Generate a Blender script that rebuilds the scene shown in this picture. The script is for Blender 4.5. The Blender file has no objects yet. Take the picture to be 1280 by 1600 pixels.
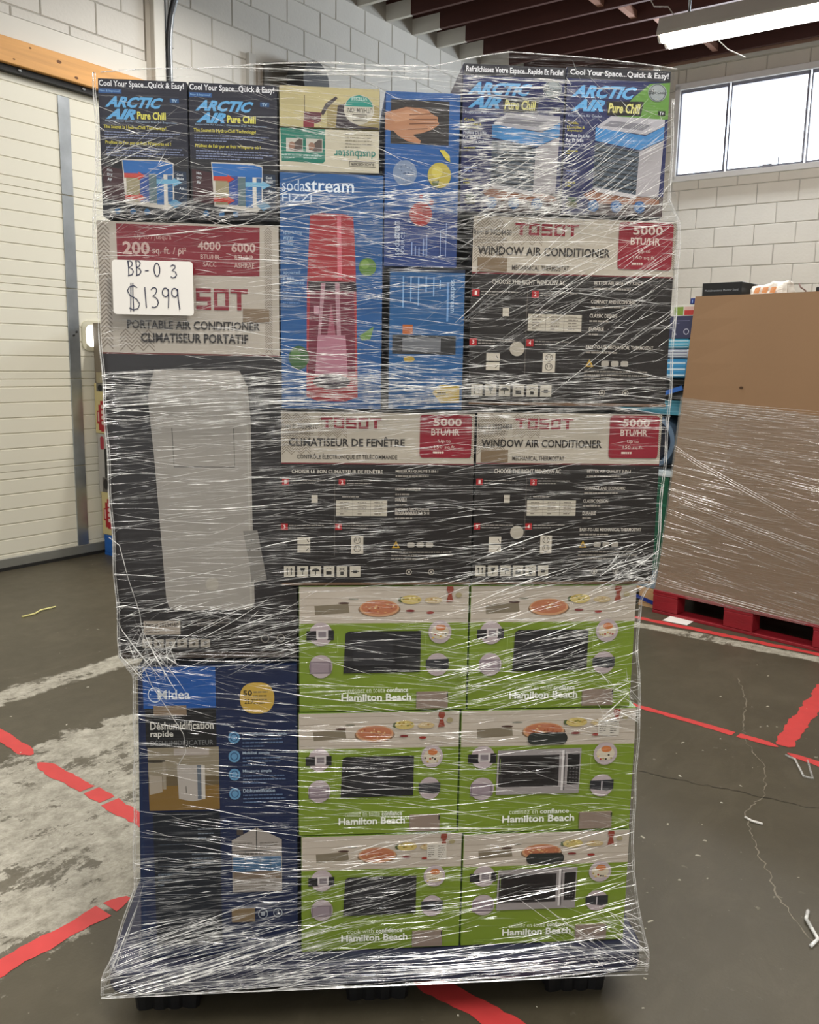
import bpy, bmesh, math, random
from math import sin, cos, radians, pi
from mathutils import Vector, Matrix, noise

random.seed(7)
SC = bpy.context.scene
COL = SC.collection

# ------------------------------------------------------------------ camera
CAM_H = 1.50
PITCH, ROLL, FPX = radians(9.64), radians(1.0), 1387.0
cam_d = bpy.data.cameras.new('camera')
cam_d.sensor_fit = 'HORIZONTAL'
cam_d.sensor_width = 36
cam_d.lens = 36 * FPX / 1280
cam = bpy.data.objects.new('camera', cam_d)
COL.objects.link(cam)
fw = Vector((0, cos(PITCH), -sin(PITCH)))
up = Vector((0, sin(PITCH), cos(PITCH)))
rt = Vector((1, 0, 0))
xr = rt * cos(ROLL) + up * sin(ROLL)
ur = -rt * sin(ROLL) + up * cos(ROLL)
cam.matrix_world = Matrix(((xr.x, ur.x, -fw.x, 0), (xr.y, ur.y, -fw.y, 0), (xr.z, ur.z, -fw.z, CAM_H), (0, 0, 0, 1)))
SC.camera = cam

# ------------------------------------------------------------------ world, lights, exposure
w = bpy.data.worlds.new('sky')
SC.world = w
w.use_nodes = True
w.node_tree.nodes['Background'].inputs[0].default_value = (0.86, 0.93, 1.0, 1)
w.node_tree.nodes['Background'].inputs[1].default_value = 5.0
SC.view_settings.view_transform = 'Standard'
SC.view_settings.look = 'None'
SC.view_settings.exposure = 0.0
SC.view_settings.gamma = 1.0
SC.view_settings.use_curve_mapping = False

ROOM = radians(54.3 - 90)      # the room's frame: x along the back wall, y along the left wall
STK = radians(5.1)             # the wrapped stack's frame
BIN = radians(-45.98)          # the big cardboard bin's frame


def frame(a, x, y, z=0.0):
    return Vector((cos(a) * x - sin(a) * y, sin(a) * x + cos(a) * y, z))


def area(name, fr, x, y, z, sx, sy, power, col=(1, 1, 1), rot=(0, 0, 0)):
    l = bpy.data.lights.new(name, 'AREA')
    l.shape = 'RECTANGLE'
    l.size, l.size_y = sx, sy
    l.energy = power
    l.color = col
    o = bpy.data.objects.new(name, l)
    COL.objects.link(o)
    o.location = frame(fr, x, y, z)
    o.rotation_euler = (rot[0], rot[1], rot[2] + fr)
    return o


WARM = (1.0, 0.96, 0.90)
# unseen area lights added along the ceiling, for the walls, floor and film glints
for (lx, ly, pw) in ((-3.6, 0.9, 75), (-1.2, 0.9, 40), (1.0, 0.5, 150), (-3.6, -2.4, 45), (-1.2, -2.4, 36), (1.4, -2.4, 40),
                     (-3.8, 4.6, 85), (-0.9, 4.6, 60), (-1.2, -5.0, 40), (-1.5, 8.0, 60), (-4.2, 8.0, 8)):
    area('added_ceiling_light', ROOM, lx, ly, 4.25, 2.3, 0.16, pw, WARM)
# daylight of the high back window; an added cool fill behind the photographer
area('window_daylight', ROOM, -2.8, 10.2, 4.05, 2.2, 0.9, 170, (0.82, 0.91, 1.0), (radians(-70), 0, 0))
area('rear_fill_light', ROOM, 1.6, -5.6, 2.2, 3.2, 3.2, 75, (0.9, 0.95, 1.0), (radians(84), 0, 0))


# ------------------------------------------------------------------ materials
def srgb(h):
    h = h.lstrip('#')
    c = [int(h[i:i + 2], 16) / 255 for i in (0, 2, 4)]
    return tuple((v / 12.92 if v <= 0.04045 else ((v + 0.055) / 1.055) ** 2.4) for v in c) + (1,)


MATS = {}


def nodes_of(m):
    m.use_nodes = True
    nt = m.node_tree
    return nt, nt.nodes, nt.links, nt.nodes['Principled BSDF']


def M(key, hexc=None, rough=0.55, metal=0.0, var=0.06, scale=6.0, bump=0.0, bscale=60.0, stretch=(1, 1, 1), deep=False):
    """A procedural material: base colour with a little noise variation, optional fine relief."""
    if key in MATS:
        return MATS[key]
    m = bpy.data.materials.new(key)
    nt, N, L, B = nodes_of(m)
    c = srgb(hexc or key)
    if deep:      # printing ink: a little deeper than the flat swatch
        c = tuple(v ** 1.22 * 0.93 for v in c[:3]) + (1,)
    tc = N.new('ShaderNodeTexCoord')
    mp = N.new('ShaderNodeMapping')
    mp.inputs['Scale'].default_value = stretch
    L.new(tc.outputs['Object'], mp.inputs[0])
    n = N.new('ShaderNodeTexNoise')
    n.inputs['Scale'].default_value = scale
    n.inputs['Detail'].default_value = 4
    L.new(mp.outputs[0], n.inputs['Vector'])
    mx = N.new('ShaderNodeMix')
    mx.data_type = 'RGBA'
    mx.inputs['A'].default_value = tuple(v * (1 - var * 1.6) for v in c[:3]) + (1,)
    mx.inputs['B'].default_value = tuple(min(1, v * (1 + var * 1.6)) for v in c[:3]) + (1,)
    L.new(n.outputs['Fac'], mx.inputs['Factor'])
    L.new(mx.outputs['Result'], B.inputs['Base Color'])
    B.inputs['Roughness'].default_value = rough
    B.inputs['Metallic'].default_value = metal
    if bump:
        n2 = N.new('ShaderNodeTexNoise')
        n2.inputs['Scale'].default_value = bscale
        n2.inputs['Detail'].default_value = 5
        L.new(mp.outputs[0], n2.inputs['Vector'])
        bp = N.new('ShaderNodeBump')
        bp.inputs['Strength'].default_value = bump
        bp.inputs['Distance'].default_value = 0.004
        L.new(n2.outputs['Fac'], bp.inputs['Height'])
        L.new(bp.outputs[0], B.inputs['Normal'])
    MATS[key] = m
    return m


def ink(h):
    return M(h, h, rough=0.42, var=0.03, scale=9, deep=True)


def emit(key, h, s):
    m = bpy.data.materials.new(key)
    nt, N, L, B = nodes_of(m)
    B.inputs['Base Color'].default_value = srgb(h)
    B.inputs['Emission Color'].default_value = srgb(h)
    B.inputs['Emission Strength'].default_value = s
    MATS[key] = m
    return m


def math_node(N, L, op, a, b=None, clamp=False):
    n = N.new('ShaderNodeMath')
    n.operation = op
    n.use_clamp = clamp
    for i, v in enumerate((a, b)):
        if v is None:
            continue
        if isinstance(v, (int, float)):
            n.inputs[i].default_value = v
        else:
            L.new(v, n.inputs[i])
    return n.outputs[0]


def ramp(N, L, src, a, b, c0=(0, 0, 0, 1), c1=(1, 1, 1, 1)):
    r = N.new('ShaderNodeValToRGB')
    r.color_ramp.elements[0].position = a
    r.color_ramp.elements[1].position = b
    r.color_ramp.elements[0].color = c0
    r.color_ramp.elements[1].color = c1
    L.new(src, r.inputs[0])
    return r.outputs[0]


def mix_rgb(N, L, f, a, b):
    m = N.new('ShaderNodeMix')
    m.data_type = 'RGBA'
    for nm, v in (('Factor', f), ('A', a), ('B', b)):
        if isinstance(v, (int, float)):
            m.inputs[nm].default_value = v
        elif isinstance(v, tuple):
            m.inputs[nm].default_value = v
        else:
            L.new(v, m.inputs[nm])
    return m.outputs['Result']


def floor_material():
    m = bpy.data.materials.new('painted_concrete')
    nt, N, L, B = nodes_of(m)
    tc = N.new('ShaderNodeTexCoord')
    P = tc.outputs['Object']

    def nz(sc, det=6, rough=0.55, st=(1, 1, 1), dist=0.0):
        mp = N.new('ShaderNodeMapping')
        mp.inputs['Scale'].default_value = st
        L.new(P, mp.inputs[0])
        n = N.new('ShaderNodeTexNoise')
        n.inputs['Scale'].default_value = sc
        n.inputs['Detail'].default_value = det
        n.inputs['Roughness'].default_value = rough
        n.inputs['Distortion'].default_value = dist
        L.new(mp.outputs[0], n.inputs['Vector'])
        return n.outputs['Fac']
    sep = N.new('ShaderNodeSeparateXYZ')
    L.new(P, sep.inputs[0])
    edge = nz(5.0, 8, 0.7)
    edge2 = nz(16.0, 8, 0.7)
    e = math_node(N, L, 'ADD', math_node(N, L, 'MULTIPLY', math_node(N, L, 'SUBTRACT', edge, 0.5), 0.75),
                  math_node(N, L, 'MULTIPLY', math_node(N, L, 'SUBTRACT', edge2, 0.5), 0.22))

    def patch(cx, cy, hx, hy, amp=1.0):
        dx = math_node(N, L, 'SUBTRACT', math_node(N, L, 'ABSOLUTE', math_node(N, L, 'SUBTRACT', sep.outputs[0], cx)), hx)
        dy = math_node(N, L, 'SUBTRACT', math_node(N, L, 'ABSOLUTE', math_node(N, L, 'SUBTRACT', sep.outputs[1], cy)), hy)
        d = math_node(N, L, 'MAXIMUM', dx, dy)
        d = math_node(N, L, 'ADD', d, math_node(N, L, 'MULTIPLY', e, amp))
        return math_node(N, L, 'MULTIPLY', d, -60.0, True)
    mask = patch(-2.49, 1.0, 0.56, 1.42, 0.5)                                 # big worn area by the left tape lines
    for a in ((-3.63, 3.2, 0.085, 1.9, 0.22), (-1.3, 4.87, 0.75, 0.06, 0.14)):
        mask = math_node(N, L, 'MAXIMUM', mask, patch(*a))
    # paint left over inside the worn areas, bare flecks elsewhere
    isl = ramp(N, L, nz(4.2, 14, 0.80, (1.3, 0.8, 1), 0.1), 0.54, 0.555)
    mask = math_node(N, L, 'MULTIPLY', mask, math_node(N, L, 'SUBTRACT', 1.0, math_node(N, L, 'MULTIPLY', isl, 0.85)))
    fleck = ramp(N, L, nz(26, 6, 0.6), 0.665, 0.68)
    region = ramp(N, L, nz(1.1, 3), 0.50, 0.60)
    fl = math_node(N, L, 'MULTIPLY', fleck, math_node(N, L, 'ADD', math_node(N, L, 'MULTIPLY', region, 0.6), 0.08))
    bits = ramp(N, L, nz(70, 2, 0.5), 0.76, 0.775)
    mask = math_node(N, L, 'MAXIMUM', mask, fl)
    mask = math_node(N, L, 'MAXIMUM', mask, math_node(N, L, 'MULTIPLY', bits, 0.55))
    tone = ramp(N, L, nz(0.9, 5), 0.3, 0.7, srgb('#423d30'), srgb('#524c3d'))
    scuff = ramp(N, L, nz(7, 8, 0.7, (1, 0.5, 1), 1.0), 0.45, 0.75, srgb('#4b4537'), srgb('#686050'))
    base = mix_rgb(N, L, 0.35, tone, scuff)
    bare = ramp(N, L, nz(14, 14, 0.85, (1.2, 0.8, 1), 0.2), 0.34, 0.66, srgb('#6f6a5c'), srgb('#c2bdae'))
    colr = mix_rgb(N, L, mask, base, bare)
    L.new(colr, B.inputs['Base Color'])
    rg = math_node(N, L, 'ADD', math_node(N, L, 'MULTIPLY', mask, 0.3), 0.36)
    rg = math_node(N, L, 'ADD', rg, math_node(N, L, 'MULTIPLY', nz(12, 5), 0.16))
    L.new(rg, B.inputs['Roughness'])
    bp = N.new('ShaderNodeBump')
    bp.inputs['Strength'].default_value = 0.25
    bp.inputs['Distance'].default_value = 0.002
    L.new(math_node(N, L, 'SUBTRACT', nz(120, 3), math_node(N, L, 'MULTIPLY', mask, 1.0)), bp.inputs['Height'])
    L.new(bp.outputs[0], B.inputs['Normal'])
    return m


def film_material(key, base=0.010, amp=0.20, zs=160.0, tint=(0.9, 0.92, 0.95), lo=0.55, hi=0.8, rough=0.2):
    """Clear stretch film: mostly see-through, glossier and hazier along its stretch lines."""
    m = bpy.data.materials.new(key)
    nt, N, L, B = nodes_of(m)
    N.remove(B)
    out = N['Material Output']
    tc = N.new('ShaderNodeTexCoord')

    def nz(sx, sz, sc, det=4):
        mp = N.new('ShaderNodeMapping')
        mp.inputs['Scale'].default_value = (sx, sx, sz)
        mp.inputs['Rotation'].default_value = (0, radians(1.5), 0)
        L.new(tc.outputs['Object'], mp.inputs[0])
        n = N.new('ShaderNodeTexNoise')
        n.inputs['Scale'].default_value = sc
        n.inputs['Detail'].default_value = det
        L.new(mp.outputs[0], n.inputs['Vector'])
        return n.outputs['Fac']
    fine = nz(5, zs, 1.0, 3)
    big = nz(2.2, 6, 1.0, 2)
    streak = ramp(N, L, fine, lo, hi)
    f = math_node(N, L, 'MULTIPLY', streak, math_node(N, L, 'MULTIPLY', ramp(N, L, big, 0.35, 0.7), amp))
    f = math_node(N, L, 'ADD', f, base, True)
    bp = N.new('ShaderNodeBump')
    bp.inputs['Strength'].default_value = 0.9
    bp.inputs['Distance'].default_value = 0.004
    L.new(math_node(N, L, 'ADD', fine, math_node(N, L, 'MULTIPLY', nz(9, 45, 1.0, 2), 1.2)), bp.inputs['Height'])
    gl = N.new('ShaderNodeBsdfGlossy')
    gl.inputs['Roughness'].default_value = rough
    L.new(bp.outputs[0], gl.inputs['Normal'])
    df = N.new('ShaderNodeBsdfDiffuse')
    df.inputs['Color'].default_value = tint + (1,)
    mx = N.new('ShaderNodeMixShader')
    mx.inputs[0].default_value = 0.3
    L.new(gl.outputs[0], mx.inputs[1])
    L.new(df.outputs[0], mx.inputs[2])
    tr = N.new('ShaderNodeBsdfTransparent')
    tr.inputs['Color'].default_value = (0.97, 0.975, 0.98, 1)
    m2 = N.new('ShaderNodeMixShader')
    L.new(f, m2.inputs[0])
    L.new(tr.outputs[0], m2.inputs[1])
    L.new(mx.outputs[0], m2.inputs[2])
    L.new(m2.outputs[0], out.inputs['Surface'])
    MATS[key] = m
    return m


def crease_glint_material(key, opac, rough=0.18, col=(0.95, 0.95, 0.93), dif=0.6):
    """A ridge of film; its lamp glints are put in as diffuse white."""
    m = bpy.data.materials.new(key)
    nt, N, L, B = nodes_of(m)
    N.remove(B)
    out = N['Material Output']
    tc = N.new('ShaderNodeTexCoord')
    n = N.new('ShaderNodeTexNoise')
    n.inputs['Scale'].default_value = 45
    L.new(tc.outputs['Object'], n.inputs['Vector'])
    f = ramp(N, L, n.outputs['Fac'], 0.35, 0.62)
    f = math_node(N, L, 'MULTIPLY', math_node(N, L, 'ADD', math_node(N, L, 'MULTIPLY', f, 0.65), 0.35), opac, True)
    gl = N.new('ShaderNodeBsdfGlossy')
    gl.inputs['Roughness'].default_value = rough
    df = N.new('ShaderNodeBsdfDiffuse')
    df.inputs['Color'].default_value = col + (1,)
    mx = N.new('ShaderNodeMixShader')
    mx.inputs[0].default_value = dif
    L.new(gl.outputs[0], mx.inputs[1])
    L.new(df.outputs[0], mx.inputs[2])
    tr = N.new('ShaderNodeBsdfTransparent')
    m2 = N.new('ShaderNodeMixShader')
    L.new(f, m2.inputs[0])
    L.new(tr.outputs[0], m2.inputs[1])
    L.new(mx.outputs[0], m2.inputs[2])
    L.new(m2.outputs[0], out.inputs['Surface'])
    MATS[key] = m
    return m


def glass_material():
    m = bpy.data.materials.new('window_glass')
    nt, N, L, B = nodes_of(m)
    N.remove(B)
    gl = N.new('ShaderNodeBsdfGlossy')
    gl.inputs['Roughness'].default_value = 0.05
    tr = N.new('ShaderNodeBsdfTransparent')
    tr.inputs['Color'].default_value = (0.95, 0.97, 0.97, 1)
    m2 = N.new('ShaderNodeMixShader')
    m2.inputs[0].default_value = 0.06
    L.new(tr.outputs[0], m2.inputs[1])
    L.new(gl.outputs[0], m2.inputs[2])
    L.new(m2.outputs[0], N['Material Output'].inputs['Surface'])
    return m


FLOOR_M = floor_material()
FILM_M = film_material('clear_stretch_film')
FILM2_M = film_material('hazy_stretch_film', base=0.24, amp=0.5, zs=120, tint=(0.75, 0.72, 0.68), rough=0.25)
CR_A = crease_glint_material('crease_glint_faint', 0.20)
CR_B = crease_glint_material('film_crease_glint', 0.55)
CR_C = crease_glint_material('crease_glint_bright', 1.0, col=(1.0, 1.0, 0.98), dif=0.8)
GLASS_M = glass_material()
WALL_M = M('painted_block', '#d6d2ca', 0.75, var=0.05, scale=2.5, bump=0.5, bscale=45)
WALL2_M = M('painted_block_cream', '#dcd6cb', 0.75, var=0.05, scale=2.5, bump=0.5, bscale=45)
MORTAR_M = M('mortar_joint', '#b2aea6', 0.9, bump=0.5)
WHITE_M = M('white_paint', '#d8d5cc', 0.6, var=0.04, scale=2)
PLAIN_M = M('plain_wall_paint', '#c4c0b6', 0.8, var=0.05, scale=1.5)
DOOR_M = M('door_enamel', '#dcd8c8', 0.42, var=0.03, scale=1.2, bump=0.12, bscale=220)
STEEL_M = M('galvanised_steel', '#a9aeb2', 0.32, 0.85, var=0.2, scale=9)
ALU_M = M('door_rail_aluminium', '#8f8f89', 0.45, 0.5, var=0.1)
RUBBER_M = M('black_rubber', '#191817', 0.7)
WOOD_M = M('pine_beam', '#d9a05c', 0.6, var=0.16, scale=5, bump=0.2, stretch=(1, 0.3, 6))
KNOT_M = M('pine_knot', '#6e4521', 0.7)
RAFTER_M = M('stained_rafter', '#4c2a24', 0.7, var=0.2, scale=4, bump=0.2, stretch=(0.4, 3, 3))
EDGE_M = M('rafter_edge', '#8a6250', 0.7, var=0.15, scale=4)
DECK_M = M('roof_boards', '#33201d', 0.8, var=0.2, scale=3)
TAPE_M = M('red_floor_paint', '#c9403f', 0.5, var=0.1, scale=14)
BLACK_M = M('black_plastic', '#151517', 0.45)
NAVY_M = M('navy_plastic', '#2e3046', 0.42, var=0.12, scale=5)
CARD_M = M('brown_cardboard', '#8f7052', 0.8, var=0.05, scale=3, bump=0.15, bscale=90, stretch=(1, 1, 0.3))
EDGEC_M = M('carton_edge', '#2c2826', 0.6)
RED_M = M('red_pallet_paint', '#8a1220', 0.6, var=0.22, scale=9, bump=0.4, stretch=(0.5, 1, 2))
BLUE_M = M('blue_pallet_paint', '#1c5aa6', 0.6, var=0.2, scale=9, bump=0.3)
RAWWOOD_M = M('raw_pallet_wood', '#b7936a', 0.8, var=0.2, scale=8, bump=0.3)
PAPER_M = M('white_paper', '#e9e6e0', 0.7, var=0.02)
TUBE_M = emit('lit_tube', '#fff8ee', 9.0)
LITE_M = emit('lit_door_window', '#fffdf8', 3.0)


# ------------------------------------------------------------------ mesh helpers
def mesh_obj(name, verts, faces, mats, parent=None, midx=None, smooth=False, loc=None, rot=None):
    me = bpy.data.meshes.new(name)
    me.from_pydata([tuple(v) for v in verts], [], faces)
    if not isinstance(mats, (list, tuple)):
        mats = [mats]
    for m in mats:
        me.materials.append(m)
    if midx:
        me.polygons.foreach_set('material_index', midx)
    if smooth:
        me.polygons.foreach_set('use_smooth', [True] * len(me.polygons))
    me.update()
    o = bpy.data.objects.new(name, me)
    COL.objects.link(o)
    if parent:
        o.parent = parent
    if loc is not None:
        o.location = loc
    if rot is not None:
        o.rotation_euler = (0, 0, rot)
    return o


def bm_obj(name, bm, mats, parent=None, loc=None, rot=None, smooth=False):
    me = bpy.data.meshes.new(name)
    bm.normal_update()
    bm.to_mesh(me)
    bm.free()
    for m in (mats if isinstance(mats, (list, tuple)) else [mats]):
        me.materials.append(m)
    if smooth:
        me.polygons.foreach_set('use_smooth', [True] * len(me.polygons))
    o = bpy.data.objects.new(name, me)
    COL.objects.link(o)
    if parent:
        o.parent = parent
    if loc is not None:
        o.location = loc
    if rot is not None:
        o.rotation_euler = (0, 0, rot)
    return o


def add_box(bm, x0, x1, y0, y1, z0, z1, bevel=0.0, mi=0, seg=1):
    vs = [bm.verts.new(p) for p in ((x0, y0, z0), (x1, y0, z0), (x1, y1, z0), (x0, y1, z0), (x0, y0, z1), (x1, y0, z1), (x1, y1, z1), (x0, y1, z1))]
    fs = [bm.faces.new([vs[i] for i in f]) for f in ((3, 2, 1, 0), (4, 5, 6, 7), (0, 1, 5, 4), (1, 2, 6, 5), (2, 3, 7, 6), (3, 0, 4, 7))]
    for f in fs:
        f.material_index = mi
    if bevel:
        es = list({e for f in fs for e in f.edges})
        r = bmesh.ops.bevel(bm, geom=es, offset=bevel, segments=seg, affect='EDGES', profile=0.5)
        for f in r['faces']:
            f.material_index = mi
    return vs


def box_obj(name, dims, mats, parent=None, bevel=0.0, loc=None, rot=None):
    bm = bmesh.new()
    add_box(bm, *dims, bevel=bevel)
    return bm_obj(name, bm, mats, parent, loc, rot)


def add_prism(bm, pts, y0, y1, bevel=0.0, seg=1):
    """Outline of (x, z) points extruded from y0 to y1."""
    a = [bm.verts.new((p[0], y0, p[1])) for p in pts]
    b = [bm.verts.new((p[0], y1, p[1])) for p in pts]
    n = len(pts)
    fs = [bm.faces.new(a), bm.faces.new(b[::-1])]
    for i in range(n):
        j = (i + 1) % n
        fs.append(bm.faces.new((a[j], a[i], b[i], b[j])))
    bmesh.ops.recalc_face_normals(bm, faces=fs)
    if bevel:
        es = list({e for f in fs for e in f.edges})
        bmesh.ops.bevel(bm, geom=es, offset=bevel, segments=seg, affect='EDGES', profile=0.5)


def tube_obj(name, pts, r, mat, parent=None, n=8, loc=None, rot=None):
    verts, faces = [], []
    P = [Vector(p) for p in pts]
    for i, p in enumerate(P):
        d = (P[min(i + 1, len(P) - 1)] - P[max(i - 1, 0)]).normalized()
        a = d.orthogonal().normalized() if i == 0 else (a - d * a.dot(d)).normalized()
        b = d.cross(a)
        for k in range(n):
            t = 2 * pi * k / n
            verts.append(p + (a * cos(t) + b * sin(t)) * r)
    for i in range(len(P) - 1):
        for k in range(n):
            faces.append((i * n + k, i * n + (k + 1) % n, (i + 1) * n + (k + 1) % n, (i + 1) * n + k))
    faces.append(tuple(range(n))[::-1])
    faces.append(tuple((len(P) - 1) * n + k for k in range(n)))
    return mesh_obj(name, verts, faces, mat, parent, smooth=True, loc=loc, rot=rot)


def empty(name, loc=(0, 0, 0), rot=0.0, label=None, cat=None, group=None, kind=None):
    o = bpy.data.objects.new(name, None)
    o.empty_display_size = 0.1
    COL.objects.link(o)
    o.location = loc
    o.rotation_euler = (0, 0, rot)
    return tag(o, label, cat, group, kind)


def tag(o, label=None, cat=None, group=None, kind=None):
    for k, v in (('label', label), ('category', cat), ('group', group), ('kind', kind)):
        if v:
            o[k] = v
    return o


# ------------------------------------------------------------------ room
HX0, HX1, HY0, HY1, HZ = -5.85, 3.6, -6.2, 10.45, 4.85
rootrot = ROOM
fl = box_obj('floor', (HX0 - .2, HX1 + .2, HY0 - .2, HY1 + .2, -0.1, 0.0), FLOOR_M, rot=ROOM)
tag(fl, kind='structure')

# ceiling: boards above, each rafter a part
ceil = tag(box_obj('ceiling', (HX0 - .2, HX1 + .2, HY0 - .2, HY1 + .2, 5.12, 5.2), DECK_M, rot=ROOM), kind='structure')
bm = bmesh.new()
add_box(bm, HX0, HX1, -0.02, 0.02, HZ, 5.12)
for f in bm.faces:
    if f.normal.z < -0.5:
        f.material_index = 1  # undersides paler than the sides: light from below put into the colour
raf0 = bm_obj('rafter', bm, [RAFTER_M, EDGE_M], ceil)
ty = 10.33
raf = []
while ty > HY0:
    o = raf0 if not raf else raf0.copy()
    if raf:
        COL.objects.link(o)
        o.parent = ceil
    o.location = (0, ty, 0)
    raf.append(ty)
    ty -= 0.4535
# painted ends of the rafters where the white wall paint was sprayed up
for k, yy in enumerate(raf[:12]):
    bm = bmesh.new()
    add_box(bm, HX0, HX0 + 0.30 + 0.12 * random.random(), yy - 0.022, yy + 0.022, HZ - 0.002, 5.0)
    bm_obj('painted_rafter_end', bm, WHITE_M, ceil)
# bridging pieces between the joists
for (sx, i) in ((-3.95, 5), (-3.8, 4), (-3.62, 3), (-3.5, 2), (-3.42, 1)):
    bm = bmesh.new()
    add_box(bm, sx - .03, sx + .03, raf[i] + .02, raf[i - 1] - .02, HZ + 0.03, HZ + 0.10)
    bm_obj('bridging_block', bm, EDGE_M, ceil)


def block_mesh(L, H, D=0.008):
    bm = bmesh.new()
    b = 0.005
    o = [bm.verts.new(p) for p in ((0, 0, 0), (L, 0, 0), (L, 0, H), (0, 0, H))]
    f = [bm.verts.new(p) for p in ((b, -D, b), (L - b, -D, b), (L - b, -D, H - b), (b, -D, H - b))]
    bm.faces.new(f)
    for i in range(4):
        j = (i + 1) % 4
        bm.faces.new((o[i], o[j], f[j], f[i]))
    me = bpy.data.meshes.new('block')
    bm.normal_update()
    bm.to_mesh(me)
    bm.free()
    return me


BH, BL = 0.218, 0.436
BCACHE = {}


def lay_blocks(wall, length, z0, z1, ax, keep, mat, cut=None, x_from=0.0):
    """Lay a running-bond block face. ax = matrix from (along, out, up) to wall coordinates. keep(a0,a1,z0,z1) -> single block / False = far or hidden run (joined)."""
    extra = bmesh.new()
    nz = int(math.ceil((z1 - z0) / BH))
    for r in range(nz):
        zt = z1 - r * BH
        zb = max(z0, zt - BH)
        off = (BL / 2 if r % 2 else 0) - 0.1
        a = x_from - BL + off
        while a < length:
            a0, a1 = max(a, x_from), min(a + BL, length)
            a += BL
            if a1 - a0 < 0.05:
                continue
            segs = [(a0, a1, zb, zt)]
            if cut:
                for (c0, c1, d0, d1) in cut:
                    out = []
                    for (p0, p1, q0, q1) in segs:
                        if p1 <= c0 or p0 >= c1 or q1 <= d0 or q0 >= d1:
                            out.append((p0, p1, q0, q1))
                            continue
                        if p0 < c0:
                            out.append((p0, c0, q0, q1))
                        if p1 > c1:
                            out.append((c1, p1, q0, q1))
                        m0, m1 = max(p0, c0), min(p1, c1)
                        if q1 > d1:
                            out.append((m0, m1, d1, q1))
                        if q0 < d0:
                            out.append((m0, m1, q0, d0))
                    segs = out
            for (p0, p1, q0, q1) in segs:
                g = 0.0028
                l, h = round(p1 - p0 - 2 * g, 3), round(q1 - q0 - 2 * g, 3)
                if l < 0.03 or h < 0.02:
                    continue
                if keep(p0, p1, q0, q1):
                    key = (l, h, mat.name)
                    if key not in BCACHE:
                        BCACHE[key] = block_mesh(l, h)
                        BCACHE[key].materials.append(mat)
                    o = bpy.data.objects.new('block', BCACHE[key])
                    COL.objects.link(o)
                    o.parent = wall
                    o.matrix_local = ax @ Matrix.Translation((p0 + g, random.uniform(-0.002, 0.001), q0 + g)) @ Matrix.Rotation(random.uniform(-.002, .002), 4, 'Y')
                else:
                    me = block_mesh(l, h)
                    n0 = len(extra.verts)
                    extra.from_mesh(me)
                    extra.verts.ensure_lookup_table()
                    T = ax @ Matrix.Translation((p0 + g, 0, q0 + g))
                    for v in extra.verts[n0:]:
                        v.co = T @ v.co
                    bpy.data.meshes.remove(me)
    if len(extra.verts):
        tag(bm_obj('block_course', extra, mat, wall), kind='stuff')
    else:
        extra.free()


# wall_left (x = -5.85): the overhead door opening runs y 0.4 .. 4.62, z 0 .. 3.33
DY0, DY1, DZ = 0.4, 4.62, 3.34
bm = bmesh.new()
add_box(bm, HX0 - .2, HX0, HY0 - .2, DY0, 0, 5.12)
add_box(bm, HX0 - .2, HX0, DY1, HY1 + .2, 0, 5.12)
add_box(bm, HX0 - .2, HX0, DY0, DY1, DZ, 5.12)
wl = tag(bm_obj('wall_left', bm, MORTAR_M, rot=ROOM), kind='structure')
# along = +y, out = +x (block face points into the hall)
AXL = Matrix(((0, -1, 0, HX0), (1, 0, 0, 0), (0, 0, 1, 0), (0, 0, 0, 1)))
lay_blocks(wl, HY1, 0.0, HZ, AXL, lambda a0, a1, b0, b1: b0 > 3.6 and a1 < 10.0 and a0 > 2.9, WALL_M,
           cut=[(DY0, DY1, -1, 3.69), (4.62, 4.80, -1, 9)], x_from=-0.5)
lintel = box_obj('lintel_board', (HX0, HX0 + .016, DY0, 4.63, 3.53, 3.69), WHITE_M, wl)
col = box_obj('corner_post', (HX0, HX0 + .07, 4.66, 4.76, 0, HZ), WHITE_M, wl, bevel=0.004)
box_obj('post_flange', (HX0, HX0 + .02, 4.62, 4.66, 0, HZ), M('post_edge', '#a8a195', 0.6), wl)
box_obj('post_channel', (HX0, HX0 + .035, 4.762, 4.80, 0, HZ), STEEL_M, wl)

# timber header over the door
bm = bmesh.new()
add_box(bm, HX0 + .0, HX0 + .09, DY0, 4.62, 3.37, 3.53, bevel=0.004)
hd = tag(bm_obj('trim_1', bm, WOOD_M, rot=ROOM), kind='structure')
for (ky, kz, kr) in ((3.32, 3.45, .012), (3.62, 3.50, .007), (3.83, 3.47, .014), (3.96, 3.40, .011), (4.10, 3.47, .006), (4.24, 3.42, .010), (3.50, 3.40, .006)):
    vs = [(HX0 + .0912, ky + kr * 1.4 * cos(t * pi / 5), kz + kr * .8 * sin(t * pi / 5)) for t in range(10)]
    mesh_obj('knot', vs, [tuple(range(10))], KNOT_M, hd)

# ------------------------------------------------------------------ overhead door
door = empty('door_1', (0, 0, 0), ROOM, kind='structure')
seams = [0.06, 0.69, 1.33, 1.975, 2.62, 3.34]


def door_section(z0, z1):
    """One sectional panel, its horizontal ribs pressed into the sheet."""
    prof = [(HX0 - 0.001, z0 + 0.003)]
    n = 6
    st = (z1 - z0) / n
    for k in range(n):
        zc = z0 + st * (k + 0.5)
        prof += [(HX0, zc - 0.008), (HX0 - 0.007, zc - 0.004), (HX0 - 0.007, zc + 0.003), (HX0, zc + 0.005)]
    prof += [(HX0 - 0.001, z1 - 0.003), (HX0 - 0.01, z1)]
    prof = [(HX0 - 0.01, z0)] + prof
    v = []
    for y in (DY0, DY1):
        v += [(x - 0.004, y, z) for x, z in prof]
    m = len(prof)
    f = [(i, i + m, i + m + 1, i + 1) for i in range(m - 1)]
    return v, f


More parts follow.
